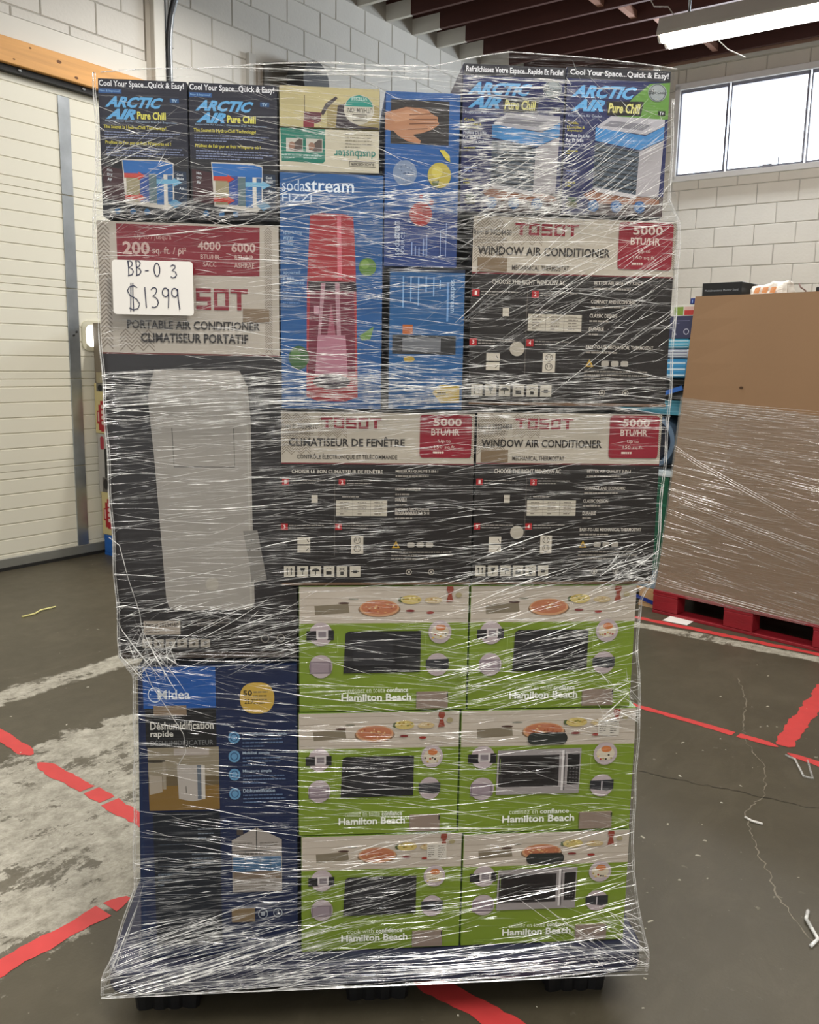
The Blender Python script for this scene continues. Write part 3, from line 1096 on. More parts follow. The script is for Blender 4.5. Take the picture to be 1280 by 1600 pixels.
def microwave_box(rect, label, steel_front=False, slogan=('cuisinez en toute', 'confiance'), sheet=False, dark_oval=False, text_right=True, seed=0):
    root, A = carton('microwave_box', label, 'white and green microwave cartons', rect, ink('#7f9d2c'), (0, 0, 264, 195), cat='box')
    rnd = random.Random(seed)
    A.rect(1, 1, 263, 58, BEIGE)
    for k_ in range(5):       # plank lines of the printed table top
        A.stroke([(2, 8 + k_ * 11), (262, 7 + k_ * 11 + rnd.uniform(-1, 1))], .5, '#a09484')
    A.rect(1, 57, 263, 194, GREEN)
    # chopping board, knife, pizza, pasta, tomatoes, pepper mill
    A.poly([(24, 30), (76, 27), (78, 41), (25, 44)], '#8c8270')
    A.ell(69, 26, 9, 1.6, '#5a4038')
    A.ell(84, 20, 8, 1.3, '#8c8a7c')
    A.ell(124, 36, 33, 12, '#8d7560')
    A.ell(124, 34, 31, 13, '#cda07c')
    A.ell(124, 33, 28, 10.5, '#bd8061')
    for k_ in range(26):
        t = rnd.uniform(0, 2 * pi)
        r = rnd.uniform(0, .9)
        A.ell(124 + 27 * r * cos(t), 33 + 9 * r * sin(t), rnd.uniform(1, 2.6), rnd.uniform(.8, 1.6), rnd.choice(['#e0c39a', '#a8644a', '#d5a577', '#c47e5a']), 6)
    A.ell(158, 21, 5, 4, '#5f6b45')
    A.ell(173, 21, 16, 7, '#cdbb7d')
    for k_ in range(8):
        A.ell(161 + k_ * 3.4, 18 + rnd.uniform(-2, 4), 2.2, 1.4, rnd.choice(['#e3d592', '#b39a4e', '#8f8a4a']), 6)
    A.ell(208, 22, 14, 5, '#c7b48e')
    for k_ in range(7):
        A.ell(198 + k_ * 3.4, 21 + rnd.uniform(-2, 3), 1.8, 1.2, rnd.choice(['#d8c391', '#b78e5c', '#dfd1b0']), 6)
    A.ell(172, 38, 7, 1.8, '#8a3d3c')
    A.ell(203, 41, 6, 2, '#a03f35')
    A.poly([(229, 1), (238, 1), (239, 7), (236, 12), (239, 24), (228, 25), (231, 12), (228, 7)], '#9c5140')
    A.ell(247, 14, 5, 4, '#b0a583')
    if sheet:
        A.part(root, 'paper_label', 206, 17, 238, 42, '#d6d0c6')
        A.lines(208, 19, 219, 40, 6, '#5c5850', .3)
        A.lines(224, 19, 236, 40, 6, '#5c5850', .3, 4)
    if dark_oval:
        A.poly([(x, y) for x, y in rrect(100, 160, 36, 55, 9, 4)], '#3a3d3a')
    # small round inset pictures
    for (cx, cy) in ((34, 73), (34, 123), (219, 71), (216, 122)):
        A.ell(cx, cy, 18, 18, '#bfb2b4', 24)
    A.rect(12, 68, 28, 82, '#2c2a2e')
    A.rect(44, 67, 54, 82, '#2c2a2e')
    A.rect(27, 66, 45, 80, '#d2cbca')
    A.rect(30, 69, 42, 78, '#8f868b')
    A.rect(17, 115, 50, 134, '#8c7f86')
    A.rect(19, 117, 46, 132, '#a3959c')
    A.ell(219, 71, 14, 11, '#d3c9b6')
    A.ell(220, 64, 8, 5, '#c98452')
    for k_ in range(6):
        A.ell(208 + k_ * 4, 76 + rnd.uniform(-3, 4), 1.8, 1.5, rnd.choice(['#b03a2e', '#3a332e', '#a99a62', '#d2b35b']), 6)
    A.poly([(198, 114), (234, 113), (234, 128), (224, 131), (198, 127)], '#3a3a40')
    if steel_front:
        A.rect(215, 115, 217, 130, '#bdb7ba')
        A.poly([(56, 63), (182, 61), (181, 133), (55, 133)], '#a59f9e')
        A.rect(58, 71, 149, 121, '#3a3637')
        A.rect(64, 75, 143, 117, '#2c2829')
        A.rect(153, 64, 156, 128, '#d8d3d2')
        A.rect(157, 64, 158.5, 128, '#6a6566')
        A.rect(162, 70, 180, 119, '#2b2829')
        for i in range(5):
            for j in range(3):
                A.rect(165 + j * 5, 92 + i * 5, 167.5 + j * 5, 94 + i * 5, '#6c686a')
    else:
        A.poly([(72, 72), (78, 69), (189, 69), (189, 133), (69, 134)], '#2f2e31')
        A.rect(84, 80, 145, 122, '#3d3c40')
        A.rect(149, 72, 150, 130, '#1f1f21')
        A.rect(70, 122, 188, 125, '#252427')
        A.rect(155, 76, 184, 86, '#3a393d')
    A.stroke([(60, 76), (60, 100), (56, 100)], .5, '#b9cc86')
    A.stroke([(197, 76), (197, 100), (230, 100)], .5, '#b9cc86')
    A.text(slogan[0], 76, 157, 76 + 58 * (.75 if len(slogan[0]) < 12 else 1), 164.5, '#e2e8cf')
    A.text(slogan[1], 137 - (14 if len(slogan[0]) < 12 else 0), 157, 171 - (4 if len(slogan[0]) < 12 else 0), 164.5, '#eef0e6', .02)
    A.text('Hamilton Beach', 66, 166.5, 176, 178, '#f1f2ea', .028)
    A.part(root, 'sticker', 184, 165, 234, 191, '#9b8b80')
    A.rect(232, 166, 234, 173, '#3c3833')
    A.lines(20, 182, 60, 188, 2, '#a9c06a', .3)
    A.finish(root)
    return root


microwave_box((-.069, .2975, .7435, 1.0255), 'green microwave carton, left one of the top pair, directly under the French air conditioner carton', seed=1)
microwave_box((.300, .669, .7435, 1.0255), 'green microwave carton, right one of the top pair, bulging at the right edge', seed=2)
microwave_box((-.071, .2845, .4525, .7415), 'green microwave carton, left one of the middle pair beside the dehumidifier box', seed=3)
microwave_box((.287, .686, .4475, .7415), 'green microwave carton with a stainless microwave and a white sheet, right of the middle pair', True, sheet=True, dark_oval=True, slogan=('cuisinez en', 'confiance'), seed=4)
microwave_box((-.066, .2975, .1655, .4505), 'green microwave carton, left one of the bottom pair, standing on the pallet', slogan=('cook with', 'confidence'), sheet=True, seed=5)
microwave_box((.300, .688, .1655, .4455), 'green microwave carton with a stainless microwave, right of the bottom pair on the pallet', True, dark_oval=True, seed=6)


# ------------------------------------------------------------------ window air conditioner cartons
DARK, TAUPE, CRIM = '#2b2524', '#c3bbae', '#98243a'


def window_ac(rect, label, french=False, seed=0, hdr=77.0):
    root, A = carton('air_conditioner_box', label, 'window air conditioner cartons', rect, EDGEC_M, (0, 0, 286, 267), dep=.88)
    A.rect(1, 1, 285, 266, DARK)
    A.rect(1, 1, 285, hdr, TAUPE)
    s = hdr / 77
    A.chevrons(2, 2, 54, hdr - 12 * s, '#8f8476', 7, 1.5)
    A.chevrons(55, 2, 110, 40, '#978c7d', 7, 1.4)
    A.chevrons(272, 2, 286, hdr - 8, '#857a68', 3.4, 1.2)
    A.rect(1, hdr, 285, hdr + 2, '#7c2b33')
    A.text('Item # 30234488' if not french else 'Item # 30234810', 2, 18 * s, 54, 27 * s, '#2c2622', .01)
    A.lines(3, 28 * s, 50, 38 * s, 3, '#70665c', .3)
    blocky(A, 60, 9 * s, 146, 25 * s, CRIM)
    if french:
        A.text('CLIMATISEUR DE FENÊTRE', 12, 37 * s, 182, 52 * s, '#2b2522', .02)
        A.text('CONTRÔLE ÉLECTRONIQUE ET TÉLÉCOMMANDE', 24, 63 * s, 171, 72 * s, '#3a332e', .01)
        A.text('CHOISIR LE BON CLIMATISEUR DE FENÊTRE', 16, hdr + 9, 150, hdr + 16, '#d8d2c8', .012)
    else:
        A.text('WINDOW AIR CONDITIONER', 8, 41 * s, 193, 53 * s, '#2b2522', .02)
        A.text('MECHANICAL THERMOSTAT', 56, 66 * s, 136, 73 * s, '#3a332e', .01)
        A.text('CHOOSE THE RIGHT WINDOW AC', 29, hdr + 9, 132, hdr + 16, '#d8d2c8', .012)
        A.part(root, 'sticker', 8, 57 * s, 49, 76 * s, '#8a7862')
    A.rrect(204, 3, 281, 68 * s, 5, CRIM)
    A.text('5000', 224, 8 * s, 266, 20 * s, '#dccfc5', .02)
    A.text('BTU/HR', 221, 24 * s, 263, 34 * s, '#dccfc5', .02)
    A.text('Up to', 232, 40 * s, 250, 46 * s, '#dccfc5')
    A.text('150 sq.ft.', 226, 49 * s, 258, 55 * s, '#dccfc5')
    A.lines(224, 57 * s, 262, 63 * s, 1, '#dccfc5', .5)
    o = hdr - 77
    for (n_, x, y) in (('1', 2, 101), ('2', 85, 101), ('3', 0, 170), ('4', 80, 170)):
        A.rect(x, y + o, x + 10, y + 10 + o, '#b1262f')
        A.text(n_, x + 3.4, y + 2.2 + o, x + 6.6, y + 8 + o, '#eee2dc', .02)
        A.lines(x + 12, y + 1 + o, x + 66, y + 9 + o, 2, '#a7a19a', .35, seed)
    A.stroke([(79, 98 + o), (79, 220 + o)], .7, '#7b736d')
    A.lines(90, 126 + o, 150, 131 + o, 1, '#a7a19a', .4)
    A.rect(81, 134 + o, 157, 158 + o, '#c9c2b4')
    for k_ in range(1, 5):
        A.stroke([(81, 134 + o + k_ * 4.8), (157, 134 + o + k_ * 4.8)], .5, '#6c655c')
    for xx in (106, 132):
        A.stroke([(xx, 134 + o), (xx, 158 + o)], .5, '#6c655c')
    for xx in (87, 113, 138):
        A.lines(xx, 135 + o, xx + 14, 157 + o, 5, '#8a8277', .3, xx)
    A.rect(45, 126 + o, 54, 138 + o, '#cfc8bb')
    A.stroke([(45, 132 + o), (54, 132 + o)], .6, '#6c655c')
    A.rect(24, 191 + o, 43, 202 + o, '#cfc8bb')
    A.rect(24, 204 + o, 43, 215 + o, '#cfc8bb')
    A.stroke([(38, 194 + o), (41, 199 + o)], 1, '#4a443e')
    A.stroke([(37, 212 + o), (41, 208 + o)], 1, '#4a443e')
    A.rect(104, 189 + o, 122, 217 + o, '#cfc8bb')
    for yy in (196, 209):
        A.ring(113, yy + o, 5.4, 1, '#5a534c')
        A.rect(110.4, yy - 3 + o, 111.4, yy + 1 + o, '#3c3631')
        A.rect(114.6, yy - 3 + o, 115.6, yy + 1 + o, '#3c3631')
    if not french:
        A.ell(67, 184 + o, 10.5, 10.5, '#b9b2a5')
    A.poly([(165, 208 + o), (177, 208 + o), (171, 197 + o)], '#c9a53a')
    A.poly([(168, 206.5 + o), (174, 206.5 + o), (171, 201 + o)], '#3a3226')
    heads = (('COMPACT AND ECONOMIC', 169, 112, 233), ('CLASSIC DESIGN', 168, 132, 207), ('DURABLE', 168, 151, 189), ('EASY-TO-USE MECHANICAL THERMOSTAT', 165, 177, 262), ('BETTER AIR QUALITY 3-IN-1', 172, 86, 240)) if not french else \
            (('DESIGN CLASSIQUE', 169, 114, 206), ('DURABLE', 169, 130, 186), ('ENSEMBLE ÉLECTRONIQUE', 169, 145, 220), ('PROGRAMMABLE SUR 24 H', 169, 151, 220), ('MEILLEURE QUALITÉ 3-EN-1', 169, 86, 232))
    for (t, x, y, x1) in heads:
        A.text(t, x, y + o, x1, y + 5.2 + o, '#d3ccc2', .015)
        A.lines(x, y + 7.5 + o, x1 + 12, y + 13 + o, 1, '#a39c93', .45, y)
    for k_ in range(3):
        A.rrect(188 + k_ * 14, 199 + o, 199 + k_ * 14, 207 + o, 2.5, '#b3ada3')
    A.lines(164, 212 + o, 262, 228 + o, 3, '#a39c93', .35, 9)
    for k_ in range(6):
        x = 4 + k_ * 19.6
        A.rect(x, 236 + o * .6, x + 16, 253 + o * .6, '#c9c3b6')
        c_ = '#33302c'
        yb = o * .6
        if k_ == 0:
            for q in (5, 11):
                A.rect(x + q - .6, 241 + yb, x + q + .6, 250 + yb, c_)
                A.poly([(x + q - 2, 242 + yb), (x + q + 2, 242 + yb), (x + q, 238.5 + yb)], c_)
        elif k_ == 1:
            A.poly([(x + 4, 239 + yb), (x + 12, 239 + yb), (x + 10, 245 + yb), (x + 6, 245 + yb)], c_)
            A.rect(x + 7.4, 245 + yb, x + 8.6, 250 + yb, c_)
        elif k_ == 2:
            A.ell(x + 8, 244.5 + yb, 6, 5, c_, 10, 180, 360)
            A.rect(x + 7.5, 244 + yb, x + 8.5, 250 + yb, c_)
        elif k_ == 3:
            A.rect(x + 4, 244 + yb, x + 12, 250 + yb, c_)
            A.stroke([(x + 4, 241 + yb), (x + 8, 238.5 + yb), (x + 12, 241 + yb)], .9, c_)
        elif k_ == 4:
            A.rect(x + 5.5, 245 + yb, x + 10.5, 250.5 + yb, c_)
            A.stroke([(x + 4, 239 + yb), (x + 12, 243 + yb)], .9, c_)
            A.stroke([(x + 12, 239 + yb), (x + 4, 243 + yb)], .9, c_)
        else:
            A.stroke([(x + 2, 245 + yb), (x + 14, 245 + yb)], 1.2, c_)
            A.rect(x + 5, 242.5 + yb, x + 11, 247.5 + yb, c_)
    for cx in (191, 225):
        A.ring(cx, 246 + o * .6, 4.6, 1, '#b9b2a6')
        A.rect(cx - 1.6, 244 + o * .6, cx + 1.6, 248 + o * .6, '#b9b2a6')
    A.rect(1, 262, 285, 266, '#7d6450')
    A.finish(root)
    return root


window_ac((.282, .706, 1.4125, 1.792), 'dark window air conditioner carton, topmost right, below the two cooler cartons', seed=1, hdr=78)
window_ac((-.105, .299, 1.0275, 1.395), 'dark air conditioner carton with French lettering in the middle of the stack', True, seed=2)
window_ac((.302, .702, 1.0275, 1.3985), 'dark window air conditioner carton, lower right, standing on the microwave cartons', seed=3)

# ------------------------------------------------------------------ tall portable air conditioner carton
root, A = carton('air_conditioner_box', 'tall grey and dark portable air conditioner carton at the left of the stack', GC, (-.458, -.102, .868, 1.760), EDGEC_M, (150, 348, 438, 1030),
                 outline=[(-.441, .868), (-.074, .868), (-.073, 1.018), (-.108, 1.026), (-.105, 1.76), (-.458, 1.76)], yf=YF)
A.rect(163, 543, 439, 1029, '#332e2e')
A.poly([(163, 543), (150, 543), (160, 1029), (164, 1029)], '#332e2e')
A.poly([(439, 1029), (461, 1029), (461, 913), (439, 908)], '#312c2c')
A.rect(151, 349, 435, 542, '#c0b8ad')
A.rect(151, 541, 435, 543.5, '#7a4a45')
A.chevrons(152, 351, 180, 540, '#8d8378', 9, 2.4)
A.chevrons(412, 351, 436, 540, '#8b8176', 6, 1.4)
A.chevrons(181, 505, 238, 540, '#93897d', 9, 2.2)
A.poly([(181, 352), (405, 352), (404, 424), (181, 424)], '#8e2233')
A.text('Up to / Jusqu\'à', 209, 366, 266, 375, '#c9a9a2')
A.text('200', 190, 377, 232, 396, '#cdb4ac', .03)
A.text('sq. ft. / pi²', 236, 384, 289, 397, '#cdb4ac', .01)
A.text('4000', 307, 374, 343, 387, '#cdb4ac', .02)
A.text('BTU/HR', 311, 393, 341, 400, '#cdb4ac', .01)
A.text('SACC', 315, 404, 336, 411, '#cdb4ac', .01)
A.text('6000', 360, 375, 398, 389, '#cdb4ac', .02)
A.text('BTU/HR', 365, 393, 395, 400, '#cdb4ac', .01)
A.text('ASHRAE', 364, 404, 396, 412, '#cdb4ac', .01)
blocky(A, 246, 443, 383, 475, '#93293a')
A.part(root, 'packing_tape', 377, 472, 419, 492, '#8d7b66')
A.text('PORTABLE AIR CONDITIONER', 193, 492, 404, 505, '#3a3431', .022)
A.text('CLIMATISEUR PORTATIF', 214, 511, 385, 525, '#3a3431', .022)
body = [(233, 566), (370, 566), (383, 590), (387, 640), (388, 800), (390, 935), (387, 944), (378, 948), (256, 948), (246, 942), (242, 930), (229, 700), (223, 625), (223, 605)]
A.poly(body, '#a8a39c')
A.poly([(236, 569), (367, 569), (379, 592), (382, 655), (232, 655), (226, 610)], '#b0aba4')
A.stroke([(259, 655), (261, 716), (360, 716), (359, 655)], 1.2, '#4f4b48')
A.stroke([(246, 640), (252, 930)], 1.5, '#aaa59d')
A.stroke([(382, 650), (384, 935)], 3, '#b4afa7')
A.rect(296, 581, 308, 583, '#4f4b48')
A.stroke([(342, 636), (342, 642), (365, 642), (365, 637)], 1.2, '#d2cdc3')
A.poly([(372, 818), (396, 817), (411, 898), (385, 904), (382, 870)], '#8d8983')
for (x, y) in ((386, 833), (383, 849), (398, 848)):
    A.ell(x, y, 1.5, 1.5, '#4a4642', 8)
A.ell(319, 905, 11, 11, '#b5afa5')
A.part(root, 'item_label', 203, 966, 264, 988, '#b1a79b')
A.text('Item # 30234560', 206, 968, 261, 976, '#332d29', .01)
A.lines(206, 979, 258, 986, 2, '#665e56', .35)
A.lines(292, 962, 350, 976, 3, '#8a837c', .35)
for k_ in range(6):
    A.rect(200 + k_ * 19.5, 996, 216 + k_ * 19.5, 1010, '#a9a297')
    A.ell(208 + k_ * 19.5, 1003, 3, 4, '#5a544d', 8)
for cx in (407, 434):
    A.ring(cx, 996, 7, 1.3, '#9d978e')
A.rect(165, 1018, 439, 1028, '#4c4038')
A.finish(root)

# ------------------------------------------------------------------ dehumidifier carton
root, A = carton('dehumidifier_box', 'navy dehumidifier carton at the lower left, standing on the pallet', GC, (-.420, -.0735, .1655, .852), ink('#20365c'), (217, 1042, 467, 1484),
                 outline=[(-.424, .1655), (-.0735, .1655), (-.0735, .852), (-.409, .852)])
A.rect(226, 1043, 466, 1483, '#1f2f55')
A.rect(232, 1043, 342, 1103, '#2763a8')
A.ring(250, 1083, 11, 1.3, '#d6dde6')
A.rect(253, 1076, 262, 1090, '#2763a8')
A.text('Midea', 254, 1076, 303, 1090, '#d9dde2', .015)
A.rect(234, 1103, 342, 1160, '#222123')
A.part(root, 'packing_tape', 247, 1099, 297, 1113, '#92806c')
A.text('Déshumidification', 241, 1122, 338, 1134, '#d6d3cc', .02)
A.text('rapide', 241, 1135, 276, 1147, '#d6d3cc', .02)
A.text('DÉSHUMIDIFICATEUR', 241, 1148, 337, 1157, '#8c8c8c')
A.rect(236, 1160, 345, 1254, '#9b917e')
A.rect(236, 1216, 345, 1254, '#8c713f')
A.rect(236, 1203, 345, 1217, '#75674e')
A.rect(276, 1162, 330, 1172, '#b3aaa3')
A.rect(236, 1178, 262, 1182, '#4a4338')
A.rect(258, 1181, 263, 1222, '#a49a8a')
A.poly([(237, 1200), (257, 1203), (257, 1226), (237, 1230)], '#b0a698')
A.poly([(280, 1187), (320, 1186), (322, 1238), (303, 1241), (282, 1237)], '#b9b2ab')
A.rect(311, 1187, 317, 1238, '#6f7680')
A.rect(318, 1187, 323, 1238, '#c9c3bb')
A.rect(293, 1218, 294, 1228, '#55504a')
A.rrect(379, 1067, 432, 1112, 20, '#c8ab57')
A.text('50', 384, 1078, 398, 1086, '#4a4026', .03)
A.lines(400, 1078, 424, 1100, 4, '#8b7a46', .4)
A.text('22.7', 386, 1091, 400, 1098, '#4a4026', .01)
cop = (('Déshumidification rapide', 1140, 69), ('Mobilité simple', 1168, 42), ('Minuterie simple', 1195, 45), ('Déshumidification', 1224, 50))
for (t, y, w_) in cop:
    A.ell(369, y + 7, 9, 9, '#6f9cbd')
    A.ring(369, y + 7, 6, 1.2, '#2a4a72')
    A.text(t, 382, y, 382 + w_, y + 5.5, '#b4c2d2', .015)
    A.lines(382, y + 7, 450, y + 23, 3, '#6f82a0', .35, y)
A.rect(241, 1256, 345, 1462, '#222833')
A.lines(310, 1280, 336, 1300, 3, '#8a94a0', .25, 3)
A.lines(300, 1318, 336, 1345, 4, '#8a94a0', .2, 5)
A.lines(248, 1300, 300, 1400, 9, '#545c68', .1, 6)
A.lines(246, 1348, 270, 1372, 3, '#8a94a0', .18, 7)
A.poly([(363, 1383), (363, 1302), (402, 1283), (442, 1302), (442, 1383)], '#aaa39d')
A.rect(371, 1286, 381, 1294, '#5c524b')
A.rect(364, 1328, 441, 1351, '#4c7395')
A.rect(364, 1351, 441, 1363, '#8a7b6d')
A.stroke([(402, 1283), (402, 1319)], 1.6, '#4d4a48')
A.stroke([(363, 1319), (442, 1319)], 1.6, '#4d4a48')
for xx in (384, 408, 424):
    A.stroke([(xx, 1320), (xx, 1350)], .6, '#4a5660')
A.lines(366, 1305, 398, 1316, 3, '#6d675f', .25, 2)
A.lines(407, 1305, 439, 1316, 3, '#6d675f', .25, 3)
A.lines(366, 1321, 440, 1326, 1, '#57524c', .5, 3)
A.lines(366, 1366, 438, 1381, 3, '#8a8378', .25, 4)
A.part(root, 'packing_tape', 361, 1410, 398, 1430, '#8f7c61')
A.ring(411, 1418, 8, 1.4, '#aab0b8')
A.rect(408, 1415, 414, 1421, '#aab0b8')
A.ring(435, 1417, 7.5, 1.4, '#aab0b8')
A.text('UL', 431.5, 1413, 438.5, 1420, '#aab0b8', .01)
A.finish(root)

# ------------------------------------------------------------------ soda maker cartons
BLU = '#2b659b'
root, A = carton('soda_maker_box', 'tall blue carton printed with a red soda maker in the centre of the stack', GC, (-.1035, .1015, 1.400, 1.862), ink('#2a5c9c'), (437, 269, 598, 640), dep=.6)
A.rect(438, 270, 597, 639, BLU)
A.text('soda', 441, 280, 476, 298, '#d9e4f0', -.006)
A.text('stream', 476, 281, 552, 298, '#e4ecf4', .012)
A.text('FIZZI', 441, 302, 487, 314, '#cfdcec', .004)
A.poly([(484, 333), (500, 330), (535, 330), (551, 334), (554, 380), (557, 460), (560, 620), (540, 627), (496, 627), (478, 620), (479, 440), (482, 380)], '#ab4046')
A.poly([(526, 334), (532, 334), (534, 432), (527, 432)], '#d27c86')
A.poly([(481, 435), (556, 435), (557, 450), (481, 450)], '#3c2a33')
A.poly([(484, 450), (553, 450), (556, 584), (480, 584)], '#7d3046')
A.poly([(501, 438), (508, 438), (505, 470), (497, 560), (494, 560)], '#b7909a')
A.poly([(523, 438), (530, 438), (534, 560), (528, 560)], '#b7909a')
A.poly([(517, 470), (530, 560), (506, 560)], '#a86676')
A.poly([(496, 520), (540, 520), (544, 582), (492, 582)], '#b88695')
A.ell(518, 595, 30, 12, '#403a42')
A.ell(518, 592, 24, 7, '#5d565f')
A.rect(490, 474, 498, 487, '#c9a0ab')
A.ell(574, 411, 14, 14, '#6b8c48')
A.ell(570, 407, 7, 7, '#8aa65f')
A.poly([(562, 520), (585, 505), (580, 525), (566, 528)], '#7a9a58')
A.ell(466, 557, 16, 19, '#4f7247', 20)
A.ell(461, 552, 8, 9, '#6c8d5a')
for k_, (t, y) in enumerate((('sparkling', 358), ('water', 366), ('maker', 374), ('appareil', 420), ('à eau', 428), ('pétillante', 436))):
    A.text(t, 442, y, 442 + len(t) * 3.3, y + 6.5, '#a9c2de', .01)
A.lines(442, 384, 470, 408, 5, '#7fa0cc', .3)
A.lines(442, 448, 470, 478, 6, '#7fa0cc', .3, 4)
A.finish(root)

root, A = carton('soda_maker_box', 'blue carton printed with a hand and fruit balls, standing left of the cooler cartons', GC, (.103, .2515, 1.6875, 2.020), ink('#2a5c9c'), (595, 143, 716, 418), dep=.6)
A.rect(596, 144, 715, 417, '#25639f')
A.rect(596, 330, 715, 417, '#304d88')
A.rect(604, 156, 698, 224, '#302a29')
hand = [(595, 176), (612, 172), (628, 167), (650, 168), (664, 170), (668, 175), (680, 181), (679, 186), (682, 191), (678, 195), (671, 200), (655, 206), (640, 209), (645, 213), (653, 218),
        (651, 223), (644, 222), (630, 219), (617, 212), (608, 204), (595, 203)]
A.poly(hand, '#b4886a')
A.poly([(598, 180), (630, 172), (662, 174), (640, 184), (612, 192)], '#c09678')
for (p, q) in (((634, 179), (668, 176)), ((634, 186), (678, 184)), ((634, 193), (680, 190)), ((632, 201), (664, 199))):
    A.stroke([p, q], 1.3, '#744c36')
A.ell(628, 269, 19.5, 20, '#8796ad', 28)
for k_ in range(24):
    t, r = random.uniform(0, 6.28), random.uniform(0, 16)
    A.ell(628 + r * cos(t), 269 + r * sin(t), 1.1, 1.1, random.choice(['#a9b7cb', '#5e6f8a']), 6)
A.ell(684, 271, 19, 20, '#b9ac52', 28)
A.ell(680, 266, 9, 9, '#cbbf68')
A.poly([(672, 281), (684, 279), (682, 287), (674, 290)], '#5f6b35')
A.poly([(683, 231), (692, 232), (700, 240), (701, 250), (694, 246), (688, 238)], '#c9bd52')
A.ell(655, 333, 18.5, 19, '#b0443f', 26)
A.ell(650, 328, 8, 8, '#c4615a')
A.ell(655, 305, 3, 3, '#b0443f', 10)
A.ell(672, 314, 4, 4, '#b0443f', 10)
A.text('soda', 611, 374, 621, 400, '#c3d0e6', 0, 0, 90)
A.text('stream', 611, 345, 621, 373, '#d5deee', .012, 0, 90)
A.text('SOURCE', 623, 362, 629, 400, '#c3d0e6', .005, 0, 90)
for (x, n_) in ((640, 378), (646, 384), (652, 386)):
    A.rect(x, n_, x + 2, 400, '#93a8d2')
for (x, y0_) in ((659, 372), (664, 366)):
    A.rect(x, y0_, x + 2.2, 400, '#93a8d2')
A.stroke([(688, 400), (688, 358), (694, 356)], 1.2, '#a2b4da')
A.stroke([(697, 400), (697, 346)], 1.0, '#a2b4da')
A.finish(root)

root, A = carton('soda_maker_box', 'small blue carton with a sideways bottle picture and yellow dot, below the hand carton', GC, (.114, .2705, 1.401, 1.6855), BLACK_M, (606, 419, 727, 640), dep=.6)
A.rect(608, 425, 726, 639, '#2a6799')
A.rect(608, 420, 726, 425, '#1e2f4c')
A.rect(613, 522, 714, 552, '#3a3a3c')
A.rect(629, 526, 690, 548, '#7d7f84')
A.rect(629, 506, 645, 521, '#b9703f')
A.ell(640, 560, 9, 5, '#b8a050')
A.poly([(678, 612), (690, 600), (722, 600), (722, 628), (692, 629)], '#c7ae49')
A.lines(686, 610, 720, 617, 1, '#6d6130', .7)
for (x, y0_, y1_) in ((628, 432, 480), (640, 432, 470), (652, 432, 476), (664, 432, 455), (676, 432, 462), (686, 436, 450)):
    A.rect(x, y0_, x + 2, y1_, '#8fb4dc')
A.text('sodastream', 704, 436, 712, 486, '#bcd2ea', .01, 0, 270)
A.rect(698, 440, 701, 500, '#7fa7d4')
A.finish(root)

# ------------------------------------------------------------------ hand vacuum cartons (both upside down)
root, A = carton('vacuum_box', 'cream hand vacuum carton lying upside down, the upper of two, with a round badge', 'cream hand vacuum cartons', (-.103, .0925, 1.9455, 2.022), ink('#b4aa84'), (435, 133, 594, 200), dep=.4)
A.rect(436, 134, 593, 199, '#c2b88f')
A.rect(510, 160, 593, 199, '#a5986f')
A.rect(474, 148, 475.2, 178, '#4d4334')
A.poly([(500, 176), (508, 160), (524, 148), (527, 151), (512, 166), (504, 180)], '#4a3f45')
A.poly([(474, 174), (502, 175), (500, 190), (476, 198), (474, 190)], '#6c3a46')
A.rect(473, 188, 490, 199, '#8f3c4a')
A.poly([(527, 163), (540, 158), (548, 175), (560, 194), (592, 196), (592, 199), (524, 199)], '#473c43')
A.ell(561, 168, 24, 24, '#c4bfb2', 30)
A.poly([(541, 156), (548, 148), (561, 144.5), (574, 148), (581, 156), (583, 163), (539, 163)], '#2f9488')
A.text('VITESSE', 548, 148, 574, 153, '#c6dcd6', .01, 0, 180)
A.text('LITHIUM ION', 543, 165, 582, 173, '#4c4741', .015, 0, 180)
A.stroke([(551, 176), (573, 176), (573, 186), (551, 186), (551, 176)], 1.4, '#4a4842')
A.rect(556, 178, 570, 183, '#9b968a')
A.finish(root)

root, A = carton('vacuum_box', 'cream and teal hand vacuum carton lying upside down, the lower of two', 'cream hand vacuum cartons', (-.1035, .0925, 1.864, 1.9445), ink('#b9b3a0'), (436, 201, 594, 272), dep=.4)
A.rect(437, 202, 593, 271, '#cdc7b5')
A.poly([(438, 202), (508, 202), (508, 254), (504, 258), (440, 256)], '#1f8372')
for x in (447, 478):
    A.rect(x, 218, x + 26, 240, '#c9c6bd')
    A.poly([(x + 4, 236), (x + 10, 228), (x + 20, 219), (x + 25, 219), (x + 25, 238), (x + 14, 239)], '#6b5f59')
    A.ell(x + 9, 230, 5, 6, '#a58573')
A.lines(440, 244, 472, 252, 2, '#bcd8d0', .35)
A.lines(474, 244, 504, 252, 2, '#bcd8d0', .35, 5)
A.text('dustbuster', 522, 235, 588, 248, '#3d8b80', .018, 0, 180)
A.stroke([(547, 253), (588, 253), (588, 261), (547, 261), (547, 253)], .9, '#55504a')
A.text('BLACK+DECKER', 549, 255, 586, 259.4, '#3f3b36', .02, 0, 180)
A.lines(540, 206, 586, 232, 5, '#8c8676', .25, 6)
A.finish(root)


# ------------------------------------------------------------------ air cooler cartons
def cooler_title(A, x, y, sc=1.0, col='#6fb0dc'):
    A.text('ARCTIC', x, y, x + 90 * sc, y + 17 * sc, col, .045, .45)
    A.text('AIR', x + 1, y + 19 * sc, x + 47 * sc, y + 35 * sc, col, .05, .45)


